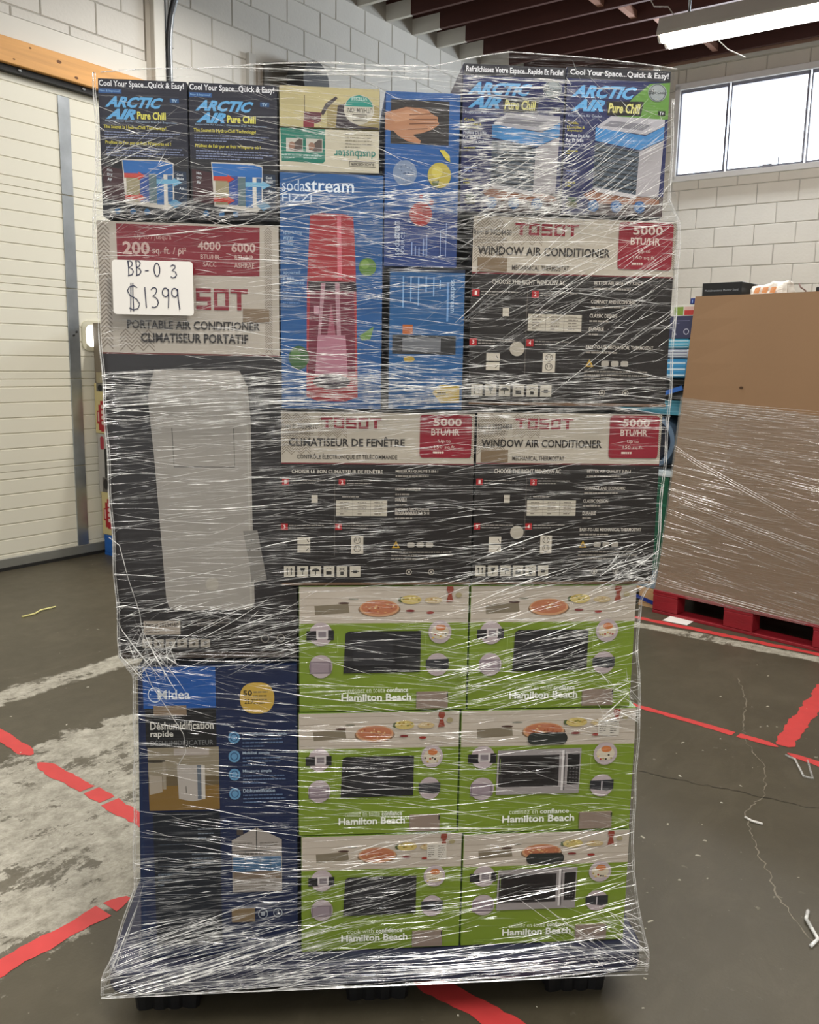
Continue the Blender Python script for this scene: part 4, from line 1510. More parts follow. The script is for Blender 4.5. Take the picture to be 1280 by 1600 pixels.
def cooler_back(rect, label, seed):
    root, A = carton('air_cooler_box', label, 'navy air cooler cartons on top of the stack', rect, ink('#1a1c33'), (0, 0, 137, 215), dep=.5)
    A.rect(1, 1, 136, 214, '#1a1a33')
    A.rect(1, 118, 136, 214, '#1b1a22')
    A.text('Cool Your Space...Quick & Easy!', 2, 3, 132, 15, '#e6e6ea', .02)
    A.rect(1, 16, 36, 23, '#2d5f95')
    A.text('New & Improved!', 3, 17.5, 34, 22, '#9cc0e0')
    cooler_title(A, 10, 27)
    A.rect(110, 27, 124, 34, '#2e5c88')
    A.text('TV', 113, 28.5, 121, 33, '#b5cde0', .02)
    A.text('Pure Chill', 59, 49, 103, 61, '#ddd76a', .03)
    A.text('Evaporative Air Cooler / Climatiseur D\'air Par Évaporation', 10, 62.5, 120, 67, '#a9bcd2')
    A.text('The Secret Is Hydro-Chill Technology!', 7, 71, 103, 78, '#cfc65a', .02)
    A.lines(8, 80, 129, 92, 3, '#8a93b0', .4, seed)
    A.text('Profitez de l\'air pur et frais N\'importe où !', 9, 95, 110, 102, '#cfc65a', .02)
    A.lines(10, 104, 131, 120, 4, '#8a93b0', .4, seed + 3)
    # cutaway picture
    A.poly([(3, 135), (35, 140), (36, 190), (4, 186)], '#4a1c24')
    A.poly([(101, 138), (133, 140), (133, 196), (101, 196)], '#1a3550')
    A.poly([(33, 123), (97, 123), (113, 127), (113, 190), (104, 201), (37, 193)], '#cfcac2')
    A.poly([(34, 125), (96, 125), (112, 129), (112, 145), (36, 145)], '#3277b8')
    A.rect(39, 146, 60, 190, '#a39a7c')
    A.rect(60, 144, 74, 190, '#35579b')
    A.rect(74, 146, 86, 191, '#6a7f84')
    A.rect(86, 145, 97, 193, '#2a72ae')
    A.rect(97, 146, 103, 199, '#d8d4cc')
    A.rect(103, 146, 111, 188, '#2a6a9c')
    for y in (149, 183):
        A.poly([(36, y - 4), (58, y - 4), (58, y - 7), (69, y), (58, y + 6), (58, y + 3), (36, y + 3)], '#c4452f')
    A.poly([(86, 153), (112, 153), (112, 150), (126, 157), (112, 164), (112, 160), (86, 160)], '#7fb3cf')
    A.poly([(103, 190), (114, 184), (126, 190), (114, 198)], '#6f9fbd')
    A.text('Cool,', 118, 143, 128, 147.5, '#d6dbe0', .02)
    A.text('Moist', 118, 149, 129, 153.5, '#d6dbe0', .02)
    A.text('Air', 121, 164, 129, 168.5, '#d6dbe0', .02)
    A.text('Hot,', 10, 139, 18, 144, '#d6dbe0', .02)
    A.text('Dry', 10, 146, 18, 151, '#d6dbe0', .02)
    A.text('Air', 10, 153, 17, 158, '#d6dbe0', .02)
    for cx in (24, 48, 70):
        A.ell(cx, 205, 4.5, 5, '#2f6f9c', 12)
    A.finish(root)


def cooler_front(rect, label, header, seed, green=True):
    root, A = carton('air_cooler_box', label, 'navy air cooler cartons on top of the stack', rect, ink('#1c2550'), (881, 107, 1042, 332), dep=.5)
    A.rect(882, 108, 1041, 331, '#1b2a63')
    if green:
        A.poly([(962, 175), (985, 150), (1010, 128), (1041, 125), (1041, 180), (962, 190)], '#6f9a4a')
    A.poly([(925, 331), (940, 296), (1041, 300), (1041, 331)], '#5b4c4c')
    A.poly([(915, 300), (945, 285), (1035, 305), (1035, 312), (930, 314)], '#9c6b4e')
    A.rect(882, 108, 1041, 125, '#141629')
    A.text(header, 886, 111, 1038, 122, '#e6e6ea', .02)
    cooler_title(A, 889, 134, 1.12)
    A.poly([(944, 157), (1002, 155), (998, 177), (946, 178)], '#1d1c1a')
    A.text('Pure Chill', 947, 159, 997, 174, '#ddd88e', .03, .2)
    A.text('Evaporative Air Cooler', 886, 178, 938, 183, '#c8cfdf')
    A.text('Cools,', 885, 189, 902, 194, '#c9c052', .02)
    A.text('Humidifies &', 885, 196, 912, 200, '#c9c052', .01)
    A.text('Anywhere!', 885, 201, 908, 205.5, '#c9c052', .01)
    A.text('Profitez De L\'Air', 884, 208, 921, 213, '#e0e3ea', .015)
    A.text('Pur Et Frais', 884, 215, 911, 220, '#e0e3ea', .015)
    A.text('N\'importe Où!', 884, 222, 916, 227, '#e0e3ea', .015)
    A.lines(885, 232, 905, 240, 2, '#b5ad55', .4, 3)
    A.lines(886, 262, 910, 272, 2, '#8f9bc4', .4, 4)
    A.lines(886, 280, 902, 290, 2, '#b5ad55', .4, 5)
    A.ell(1022, 141, 14.5, 13.5, '#9fa6a8', 24)
    A.ring(1022, 141, 13, 1.2, '#5d6468')
    A.text('#1', 1008, 136, 1016, 145, '#3a3f42', .03)
    A.text('Air Cooler', 1014, 138, 1036, 143, '#3a3f42', .015)
    A.rect(1025, 168, 1036, 175, '#15151a')
    A.text('TV', 1027, 169.3, 1034, 173.8, '#dfe2e6', .02)
    # the cooler itself
    A.poly([(931, 195), (952, 179), (1036, 181), (1036, 191), (1008, 205), (933, 199)], '#b9b7bd')
    A.poly([(940, 194), (952, 186), (1016, 190), (1002, 199)], '#8b8a92')
    A.poly([(929, 197), (1007, 207), (1036, 191), (1036, 212), (1000, 229), (929, 217)], '#4c8fc2')
    A.poly([(929, 220), (999, 231), (997, 298), (929, 288)], '#53606d')
    for k_ in range(9):
        y = 226 + k_ * 7.4
        A.stroke([(930, y - 1), (998, y + 7 - k_ * .1)], 2.4, '#232a33')
    A.poly([(999, 231), (1036, 213), (1033, 300), (997, 300)], '#b5b1b4')
    A.poly([(929, 288), (997, 298), (997, 304), (934, 295)], '#c9c6c8')
    for cx in (931, 967, 1004):
        A.ell(cx, 317, 9, 9.5, '#356ba1', 18)
        A.ring(cx, 317, 6, 1, '#9fc0dc')
        A.stroke([(cx - 3, 320), (cx + 3, 314)], 1, '#c6d8e8')
    A.ell(897, 308, 8, 4, '#3a5a3c', 12)
    A.rect(888, 312, 905, 320, '#6b6a3c')
    A.finish(root)
    return root, A


cooler_back((-.4445, -.2775, 1.7665, 2.020), 'navy air cooler carton at the far left of the top row, cutaway picture below', 1)
cooler_back((-.2755, -.1060, 1.7665, 2.020), 'navy air cooler carton with cutaway picture, second from the left in the top row', 4)
cooler_front((.2545, .4595, 1.7985, 2.077), 'navy air cooler carton under the whitest film, second from the right in the top row', 'Rafraîchissez Votre Espace...Rapide Et Facile!', 2, False)
cooler_front((.4615, .674, 1.7985, 2.080), 'navy air cooler carton with a green picture corner, far right of the top row', 'Cool Your Space...Quick & Easy!', 3)

# ------------------------------------------------------------------ price sheet
sg = empty('price_sign', frame(STK, -.348, 1.8185, 1.581), STK, 'white paper sheet handwritten BB-03 $1399 on the front of the stack', 'sign')
SW, SH = .154, .103
bm = bmesh.new()
add_prism(bm, [(x, z) for x, z in rrect(-SW / 2, SW / 2, 0, SH, .006, 3)], 0, .0008)
bm_obj('paper', bm, PAPER_M, sg)
A = Art(174, 409, 300, 492, SW, SH)
PEN = '#1d2350'


def pen(pts, wd=1.5):
    A.stroke([(130 + x / 4, 330 + y / 4) for x, y in pts], wd, PEN, 'text')


def arc(cx, cy, rx, ry, a0=0, a1=360, n=14):
    return [(cx + rx * cos(radians(a0 + (a1 - a0) * i / n)), cy + ry * sin(radians(a0 + (a1 - a0) * i / n))) for i in range(n + 1)]


pen([(277, 322), (280, 368), (279, 413)])
pen([(270, 322), (292, 321), (304, 332), (300, 350), (282, 362), (303, 370), (309, 388), (300, 404), (274, 412)])
pen([(327, 320), (330, 365), (329, 410)])
pen([(320, 320), (342, 320), (353, 332), (348, 350), (331, 360), (350, 368), (357, 385), (347, 401), (324, 410)])
pen([(381, 379), (404, 377)])
pen(arc(456, 371, 18, 40, -80, 280))
pen([(541, 348), (556, 339), (570, 343), (570, 356), (551, 373), (572, 382), (578, 400), (568, 414), (552, 418), (541, 410)])
pen([(330, 482), (305, 471), (280, 480), (268, 503), (282, 530), (322, 552), (342, 582), (330, 612), (300, 620), (276, 608)])
pen([(291, 455), (288, 540), (284, 630)])
pen([(303, 455), (301, 540), (303, 628)])
pen([(377, 478), (380, 540), (383, 606)])
pen([(415, 494), (424, 483), (440, 480), (450, 488), (449, 505), (440, 522), (424, 534), (442, 540), (455, 553), (459, 573), (452, 592), (436, 602), (416, 600)])
pen(arc(505, 508, 19, 27, 0, 360))
pen([(524, 488), (525, 540), (521, 604)])
pen(arc(563, 508, 19, 27, 0, 360))
pen([(582, 486), (585, 545), (593, 612)])
A.finish(sg)


# ------------------------------------------------------------------ stretch film round the stack
def lerp_tab(tab, z):
    for (a, b) in zip(tab[:-1], tab[1:]):
        if z <= b[0]:
            t = max(0, min(1, (z - a[0]) / (b[0] - a[0])))
            return [a[i] + (b[i] - a[i]) * t for i in range(1, len(a))]
    return list(tab[-1][1:])


# height: left edge, right edge, front plane
RING = [(.095, -.500, .732, 1.790), (.165, -.498, .733, 1.788), (.20, -.478, .722, 1.798), (.35, -.430, .696, 1.823), (.48, -.427, .692, 1.829), (.76, -.417, .690, 1.829), (.84, -.418, .680, 1.829),
        (.872, -.443, .676, 1.829), (1.0, -.4455, .676, 1.829), (1.04, -.4465, .706, 1.829), (1.40, -.4535, .712, 1.827), (1.75, -.462, .711, 1.829), (1.79, -.460, .708, 1.831), (1.83, -.451, .686, 1.831), (2.03, -.449, .681, 1.831), (2.2, -.44, .68, 1.831)]
TOP = [(-.46, 2.022), (-.40, 2.03), (-.34, 2.036), (-.25, 2.040), (-.12, 2.055), (.0, 2.062), (.10, 2.060), (.20, 2.064), (.26, 2.080), (.34, 2.096), (.5, 2.092), (.62, 2.085), (.69, 2.078)]


def top_at(u):
    return lerp_tab(TOP, u)[0]


film = empty('stretch_film', frame(STK, 0, 0, 0), STK, 'clear stretch film wound tightly around the whole tall stack and its pallet', 'film')


def film_pt(s, z):
    """Point of the film at perimeter parameter s in [0,4): front, right, back, left."""
    uL, uR, yf_ = lerp_tab(RING, z)
    yb = 2.80 if z < .3 else 2.76
    r = .014
    k, t = int(s) % 4, s - int(s)
    n = noise.noise(Vector((s * 9, z * 55, 1.3))) * .0022 + noise.noise(Vector((s * 3, z * 9, 4.1))) * .003
    if k == 0:
        return Vector((uL + r + (uR - uL - 2 * r) * t, yf_ + min(n, .0015) * (1 if z > .25 else .5), z))
    if k == 1:
        return Vector((uR + n, yf_ + r + (yb - yf_ - 2 * r) * t, z))
    if k == 2:
        return Vector((uR - r - (uR - uL - 2 * r) * t, yb + n, z))
    return Vector((uL + n, yb - r - (yb - yf_ - 2 * r) * t, z))


SS = []
for i in range(110):
    SS.append(i / 110)
SS += [.9999]
for k in (1, 2, 3):
    for i in range(12):
        SS.append(k + i / 12)
    SS.append(k + .9999)
NZ = 190
V, F = [], []
for j in range(NZ + 1):
    v_ = j / NZ
    for s_ in SS:
        z = .112 + (2.03 - .112) * v_
        p = film_pt(s_, z)
        zt = top_at(p.x)
        p.z = .112 + (zt - .112) * v_
        V.append(p)
ns = len(SS)
for j in range(NZ):
    for i in range(ns):
        k = (i + 1) % ns
        F.append((j * ns + i, j * ns + k, (j + 1) * ns + k, (j + 1) * ns + i))
mesh_obj('film_sheet', V, F, FILM_M, film, smooth=True)

# ridges of the film, their white colour standing for glints of the lamps
CV = {0: ([], []), 1: ([], []), 2: ([], [])}
crnd = random.Random(21)


def ridge(u, z, ang, ln, wd, lvl, side=0, bow=None):
    V_, F_ = CV[lvl]
    n_ = 3 if ln < .12 else (5 if ln < .3 else 9)
    bow = crnd.uniform(-.03, .03) * ln if bow is None else bow
    b0 = len(V_)
    ca, sa = cos(ang), sin(ang)
    for i in range(n_ + 1):
        t = i / n_
        q = t - .5
        x = u + ca * ln * q - sa * bow * (1 - 4 * q * q)
        zz = z + sa * ln * q + ca * bow * (1 - 4 * q * q)
        uL, uR, yf_ = lerp_tab(RING, zz)
        x = max(uL + .001, min(uR - .001, x))
        zz = max(.114, min(zz, top_at(x) - .001))
        h = wd * .5 * max(.12, (1 - abs(2 * q) ** 2.2))
        if side == 0:
            P = ((x + sa * h, yf_ - .0035, zz - ca * h), (x, yf_ - .0035 - h * 1.3, zz), (x - sa * h, yf_ - .0035, zz + ca * h))
        elif side == 1:
            yy = 1.83 + (x - uL) / (uR - uL) * .9
            P = ((uR + .004, yy, zz - h), (uR + .004 + h * 1.3, yy, zz), (uR + .004, yy, zz + h))
        else:
            yy = 1.83 + (x - uL) / (uR - uL) * .9
            P = ((uL - .004, yy, zz + h), (uL - .004 - h * 1.3, yy, zz), (uL - .004, yy, zz - h))
        V_.extend(P)
    for i in range(n_):
        a_ = b0 + i * 3
        F_.append((a_, a_ + 3, a_ + 4, a_ + 1))
        F_.append((a_ + 1, a_ + 4, a_ + 5, a_ + 2))


# zones: u0,u1, z0,z1, how many, mean angle, spread (degrees), mean length, mean width (mm), share of brightest ridges
ZONES = [
    (-.45, .70, .20, 2.02, 700, 1, 5, .10, 1.0, .12),
    (-.45, .70, 1.36, 1.475, 420, 2, 4, .14, 1.5, .35),
    (-.45, .25, 1.40, 1.46, 130, 3, 4, .14, 2.0, .45),
    (-.10, .70, 1.40, 1.80, 360, -1, 7, .10, 1.3, .26),
    (-.10, .25, 1.42, 1.86, 330, -2, 8, .11, 1.3, .35),
    (-.45, -.10, 1.76, 1.82, 130, 10, 14, .10, 1.4, .45),
    (-.45, -.30, 1.76, 1.90, 45, 28, 14, .08, 1.4, .5),
    (-.10, .70, 1.78, 1.83, 150, 4, 6, .14, 1.6, .4),
    (.28, .70, 1.52, 1.83, 170, 34, 8, .14, 1.3, .45),
    (.25, .46, 1.80, 2.05, 620, 1, 5, .05, 1.8, .5),
    (.25, .46, 1.80, 1.90, 70, 25, 8, .12, 1.4, .5),
    (.46, .68, 1.80, 1.98, 130, 33, 7, .09, 1.2, .4),
    (.44, .68, 1.96, 2.07, 45, -25, 30, .04, 1.5, .5),
    (.10, .25, 1.70, 2.02, 60, -14, 8, .06, 1.2, .4),
    (-.45, -.10, 1.84, 2.02, 70, -12, 12, .06, 1.0, .35),
    (-.10, .10, 1.87, 2.03, 90, -5, 6, .10, 1.2, .4),
    (-.10, .25, 2.03, 2.06, 20, 2, 4, .2, 1.4, .5),
    (-.45, -.08, 1.50, 1.76, 260, 2, 7, .06, 1.0, .25),
    (-.10, .70, 1.03, 1.38, 560, 3, 5, .09, 1.3, .22),
    (.28, .70, 1.02, 1.12, 140, 12, 8, .10, 1.5, .4),
    (-.45, -.07, .98, 1.38, 360, 5, 5, .11, 1.0, .18),
    (-.45, -.07, .85, .99, 260, 12, 12, .09, 1.2, .4),
    (-.43, -.33, .84, .92, 90, 0, 60, .05, 1.5, .7),
    (-.07, .30, .46, 1.02, 300, -4, 5, .09, 1.2, .3),
    (.28, .66, .76, 1.02, 230, 13, 5, .11, 1.2, .35),
    (.28, .69, .44, .75, 130, -5, 8, .09, 1.2, .3),
    (-.07, .69, .18, .46, 220, 10, 5, .12, 1.1, .4),
    (-.42, -.07, .38, .86, 150, -8, 6, .08, 1.0, .35),
    (-.42, -.07, .22, .42, 240, 3, 4, .09, 1.2, .25),
    (-.47, -.02, .13, .27, 150, 15, 3, .24, 1.3, .5),
    (-.49, .72, .10, .19, 230, 2, 2.5, .22, 1.2, .35),
    (.50, .71, .14, .26, 90, -25, 14, .08, 1.5, .5),
    (.60, .69, .72, .82, 50, -15, 25, .05, 1.6, .6),
    (.60, .70, 1.02, 1.10, 60, 20, 30, .05, 1.7, .6),
]
for (u0, u1, z0, z1, n_, am, asd, lm, wm, tk) in ZONES:
    for _ in range(n_):
        u, z = crnd.uniform(u0, u1), crnd.uniform(z0, z1)
        ln = min(lm * 3.2, lm * math.exp(crnd.gauss(-.25, .75)))
        wd = wm * .00085 * math.exp(crnd.gauss(-.1, .4))
        r_ = crnd.random()
        lvl = 2 if r_ < tk * .8 else (1 if r_ < .35 + tk else 0)
        ridge(u, z, radians(crnd.gauss(am, asd)), ln, wd * (1.0 if lvl else 1.9), lvl)
for _ in range(500):
    ridge(crnd.uniform(-.44, .68), crnd.uniform(.12, 2.0), radians(crnd.gauss(2, 5)), crnd.uniform(.05, .3), .0012, crnd.choice((0, 1)), crnd.choice((1, 2)))
# long single ridges
for (u, z, a, ln, wd, lv) in ((-.02, 2.052, 1.5, .5, .003, 2), (.08, 2.034, 0, .34, .0022, 2), (.0, 2.043, -2, .3, .0015, 1), (-.22, 1.205, 3, .36, .002, 2), (-.25, 1.30, 5, .3, .0015, 1),
                              (-.3, .165, 14, .42, .004, 2), (-.22, .185, 16, .5, .003, 2), (.05, .115, -1, 1.1, .003, 1), (.2, .105, 0, .9, .003, 2), (-.28, 1.745, 8, .28, .003, 2),
                              (.3, 1.395, 3, .6, .002, 2), (.45, .19, 6, .5, .0025, 1), (.05, 1.43, 2, .7, .003, 1), (.68, .22, -50, .09, .004, 2), (-.47, .19, 66, .16, .004, 1), (-.46, .22, 68, .2, .003, 2), (-.452, .24, 70, .26, .003, 1)):
    ridge(u, z, radians(a), ln, wd, lv)
for lv, m_ in ((0, CR_A), (1, CR_B), (2, CR_C)):
    tag(mesh_obj('film_crease_glint', CV[lv][0], CV[lv][1], m_, film), kind='stuff')
# folds running up the two front corners
for sd in (0, 1):
    for dx, rr in ((0, .0016), (.004, .0009)):
        tube_obj('corner_fold', [((lerp_tab(RING, z)[sd] + (dx if sd == 0 else -dx)) + .0015 * sin(z * 40), lerp_tab(RING, z)[2] + .004, z) for z in [.115 + k * .0195 for k in range(99)]], rr, CR_B, film, 5)
# rolled top edge and the torn loose strand
tube_obj('rolled_edge', [(u, lerp_tab(RING, 2.03)[2] - .001, top_at(u) + .001) for u in [-.435 + i * .0372 for i in range(31)]], .0011, CR_B, film, 6)
tube_obj('loose_strand', [(-.452, 1.822, 1.135), (-.43, 1.815, 1.12), (-.415, 1.815, 1.05), (-.395, 1.815, .98), (-.385, 1.815, .90), (-.39, 1.815, .86), (-.375, 1.815, .82), (-.34, 1.815, .76), (-.312, 1.815, .71), (-.308, 1.815, .67), (-.325, 1.815, .64)], .0009, CR_B, film, 6)
# ------------------------------------------------------------------ left background: cream cartons on a blue pallet
PX, PY = -5.77, 4.04
bp_ = empty('blue_pallet', frame(ROOM, PX, PY, 0), ROOM, 'blue wooden pallet under the cream cartons by the roller door', 'pallet')
for y0_ in (0, .5, 1.0):
    for x0_ in (0, .44, .88):
        box_obj('block', (x0_, x0_ + .12, y0_, y0_ + .1, .02, .12), BLUE_M, bp_, bevel=.003)
for k_ in range(6):
    box_obj('deck_board', (0, 1.0, k_ * .2, k_ * .2 + .13, .135, .155), BLUE_M, bp_, bevel=.002)
for x0_ in (0, .44, .88):
    box_obj('stringer_board', (x0_, x0_ + .12, 0, 1.1, .12, .135), BLUE_M, bp_)
    box_obj('bottom_board', (x0_, x0_ + .12, 0, 1.1, 0, .02), BLUE_M, bp_)


def pile_box(dx, z0, z1, mat, label, art=None, depth=1.05, nm='carton_box'):
    r = empty(nm, frame(ROOM, PX + dx + .475, PY + .005, z0), ROOM, label, 'box', 'cartons piled by the roller door')
    bm = bmesh.new()
    add_box(bm, -.5, .46, 0, depth, 0, z1 - z0 - .002, bevel=.004)
    bm_obj('carton', bm, mat, r)
    if art:
        A = Art(0, 0, 1000, (z1 - z0) * 1000, 1.0, z1 - z0)
        art(A)
        A.finish(r)
    return r


CREAM = ink('#d4c797')


def logo(A, y):
    A.rect(45, y, 90, y + 190, '#b22333')
    A.rect(25, y + 45, 60, y + 140, '#b22333')
    A.rect(70, y - 30, 150, y + 200, '#b22333')
    for k_ in range(4):
        A.rrect(78, y + k_ * 40, 106, y + 28 + k_ * 40, 8, '#e3cfc4')
    A.rect(34, y + 55, 52, y + 125, '#d9b8ac')


def grey_art(A):
    A.rect(0, 0, 1000, 440, '#b9b6b0')
    A.rrect(30, 20, 75, 120, 18, '#b04050')
    A.rect(75, 110, 100, 330, '#262422')
    A.rect(100, 110, 160, 330, '#8f8d88')
    A.rect(40, 330, 170, 440, '#77726c')
    A.ell(80, 380, 30, 40, '#2c2a2c')


def foot_art(A):
    A.rect(30, 0, 200, 60, '#7d7a72')
    A.ell(75, 35, 28, 24, '#1f1e1e')
    logo(A, 160)


pile_box(0.0, .156, .485, CREAM, 'cream carton with a red logo at the bottom of the pile by the roller door', lambda A: logo(A, 80))
pile_box(-.015, .486, .925, ink('#b9b6b0'), 'grey picture carton between the two cream cartons of the pile by the roller door', grey_art)
pile_box(-.035, .926, 1.300, CREAM, 'cream carton with a red logo near the top of the pile by the roller door', foot_art)
pile_box(-.02, 1.302, 1.74, ink('#8b8172'), 'taupe carton topmost on the pile beside the lit door window',
         lambda A: (A.rect(110, 0, 300, 437, '#5d5850'), A.rect(20, 360, 200, 437, '#b0a68a'), A.rect(118, 100, 128, 420, '#b8b4a8')))

# ------------------------------------------------------------------ right: red pallet and big cardboard bin
GY = 4.777
rp = empty('red_pallet', frame(BIN, -2.765, GY - .01, 0), BIN, 'red painted wooden pallet under the tall brown cardboard bin', 'pallet')
for y0_ in (0, .5, .98):
    for (x0_, x1_) in ((0, .165), (.46, .635), (.97, 1.135)):
        box_obj('block', (x0_, x1_, y0_, y0_ + .1, .018, .115), RED_M, rp, bevel=.005)
for k_ in range(6):
    box_obj('deck_board', (0, 1.14, k_ * .19, k_ * .19 + .13, .128, .146), RED_M, rp, bevel=.003)
for (x0_, x1_) in ((0, .165), (.46, .635), (.97, 1.135)):
    box_obj('stringer_board', (x0_, x1_, 0, 1.08, .115, .128), RED_M, rp)
for y0_ in (0, .49, .96):
    box_obj('bottom_board', (0, 1.14, y0_, y0_ + .12, 0, .018), RED_M, rp, bevel=.002)

gb = empty('cardboard_bin', frame(BIN, -2.16, GY, .147), BIN, 'tall brown cardboard bin on the red pallet at the right', 'bin')
gx0b, gx0t, gx1, gd, gh = -.60, -.465, .56, 1.0, 1.745


def bin_ring(t, inset=0.0):
    x0 = gx0b + (gx0t - gx0b) * t ** .8 + inset
    bulge = .02 * sin(pi * t)
    return [(x0, inset - bulge * 0), (x0 + .3, inset - bulge), (gx1 - .3, inset - bulge), (gx1 - inset, inset), (gx1 - inset + bulge, gd / 2), (gx1 - inset, gd - inset), (x0, gd - inset), (x0 - bulge, gd / 2)]


V, F = [], []
NJ = 14
for ins in (0, .012):
    for j in range(NJ + 1):
        t = j / NJ
        V += [(x, y, gh * t) for x, y in bin_ring(t, ins)]
for lay in (0, 1):
    o_ = lay * (NJ + 1) * 8
    for j in range(NJ):
        for i in range(8):
            k = (i + 1) % 8
            q = (o_ + j * 8 + i, o_ + j * 8 + k, o_ + (j + 1) * 8 + k, o_ + (j + 1) * 8 + i)
            F.append(q if lay == 0 else q[::-1])
for i in range(8):
    k = (i + 1) % 8
    F.append((NJ * 8 + i, NJ * 8 + k, (NJ + 1) * 8 + NJ * 8 + k, (NJ + 1) * 8 + NJ * 8 + i))
mesh_obj('bin_wall', V, F, CARD_M, gb)
box_obj('inner_flap', (gx0t + .015, gx1 - .03, .03, gd - .03, gh - .03, gh - .022), CARD_M, gb)
mesh_obj('staple_hole', [(-.14 + .012 * cos(t), -.022, 1.24 + .008 * sin(t)) for t in [i * pi / 4 for i in range(8)]], [tuple(range(8))], ink('#5f4429'), gb)

gf = empty('stretch_film', frame(BIN, -2.16, GY, .13), BIN, 'hazy stretch film wound around the lower two thirds of the brown bin', 'film')
V, F = [], []
rings = 40
ftop = [1.19, 1.17, 1.13, 1.10, 1.12, 1.15, 1.18, 1.19]
for j in range(rings + 1):
    for i, (x, y) in enumerate(bin_ring(min(1, j / rings * .66), 0)):
        cx, cy = (gx0b + gx1) / 2, gd / 2
        dx, dy = x - cx, y - cy
        l_ = math.hypot(dx, dy)
        V.append((x + dx / l_ * .009, y + dy / l_ * .012, ftop[i] * j / rings))
for j in range(rings):
    for i in range(8):
        k = (i + 1) % 8
        F.append((j * 8 + i, j * 8 + k, (j + 1) * 8 + k, (j + 1) * 8 + i))
mesh_obj('film_sheet', V, F, FILM2_M, gf)
V, F = [], []
grnd = random.Random(5)


def gridge(x, z, ang, ln, wd):
    b0 = len(V)
    for i in range(5):
        q = i / 4 - .5
        xx, zz = x + cos(ang) * ln * q, z + sin(ang) * ln * q
        xx = max(gx0b + .01 + .08 * zz, min(gx1 - .02, xx))
        zz = max(.005, min(1.17, zz))
        h = wd / 2 * max(.15, 1 - (2 * q) ** 2)
        V.extend([(xx, -.034, zz - h), (xx, -.034 - h, zz), (xx, -.034, zz + h)])
    for i in range(4):
        a_ = b0 + i * 3
        F.append((a_, a_ + 3, a_ + 4, a_ + 1))
        F.append((a_ + 1, a_ + 4, a_ + 5, a_ + 2))


for _ in range(190):
    gridge(grnd.uniform(-.58, .5), grnd.uniform(.02, 1.12), radians(grnd.gauss(-7, 2.2)), grnd.uniform(.05, .35), .0016)
for (x, z, a, ln, wd) in ((-.1, 1.15, -2, .9, .006), (-.15, 1.11, -3, .8, .006), (-.12, .72, -22, .95, .006), (-.05, .50, -12, .95, .005), (-.1, .42, -13, .9, .005), (-.3, .60, -9, .6, .003), (0, .92, -4, .9, .003),
                          (-.05, .05, -3, 1.0, .006), (0, .78, -6, .8, .004)):
    for dz in (0, .012, -.014):
        gridge(x, z + dz, radians(a), ln, wd * .6)
tag(mesh_obj('film_crease_glint', V, F, CR_B, gf), kind='stuff')

# things on top of the bin
topz = .147 + gh - .022
mb = empty('monitor_stand_box', frame(BIN, -2.49, GY + .06, topz), BIN + radians(3), 'flat black carton on top of the brown bin, its left end item', 'box')
bm = bmesh.new()
add_box(bm, -.125, .105, 0, .34, 0, .098, bevel=.002)
bm_obj('carton', bm, ink('#1b1c20'), mb)
A = Art(0, 0, 250, 98, .25, .098)
A.text('Multidimensional Monitor Stand', 18, 36, 212, 48, '#a9adb2')
A.finish(mb)
bag = empty('poly_bag', frame(BIN, -2.24, GY + .12, topz), BIN, 'crumpled white poly bag with orange print on top of the brown bin', 'bag')
bm = bmesh.new()
add_box(bm, -.10, .10, -.05, .07, 0, .085, bevel=.012)
bmesh.ops.subdivide_edges(bm, edges=bm.edges[:], cuts=5, use_grid_fill=True)
for v_ in bm.verts:
    q = v_.co * 22
    sh = v_.co.z / .085
    v_.co += Vector((noise.noise(q) * .012 - .012 * sh, noise.noise(q + Vector((3, 1, 2))) * .012 + .03 * sh, (noise.noise(q + Vector((9, 2, 5))) * .012 + v_.co.x * .12) if v_.co.z > .02 else 0))
bagm = M('bag_print', '#e4ded4', .35, var=.03)
bm_obj('bag_body', bm, bagm, bag)
V, F = [], []
for i in range(3):
    x0_ = -.07 + i * .045
    V += [(x0_, -.066, .03), (x0_ + .03, -.066, .028), (x0_ + .034, -.052, .062), (x0_ + .004, -.052, .06)]
    F.append((4 * i, 4 * i + 1, 4 * i + 2, 4 * i + 3))
mesh_obj('bag_print', V, F, ink('#c98a4e'), bag)
tag(tube_obj('cable', [(-.06, 0, .006), (-.02, 0, .012), (.0, .0, .03), (-.03, .0, .05), (-.04, .0, .07)], .004, ink('#8b6f66'), loc=frame(BIN, -2.02, GY + .05, topz), rot=BIN), 'thin cable end sticking up from the top of the brown bin', 'cable')
tag(box_obj('black_tray', (-.05, .12, 0, .2, 0, .05), BLACK_M, bevel=.004, loc=frame(BIN, -1.925, GY + .06, topz), rot=BIN), 'black plastic piece on top of the brown bin at the right picture edge', 'tray')

# ------------------------------------------------------------------ clutter column between stack and bin
CY = 4.86


def cx_right(z):
    return -2.765 + .135 * (max(z - .147, 0) / 1.745) ** .8 - .028


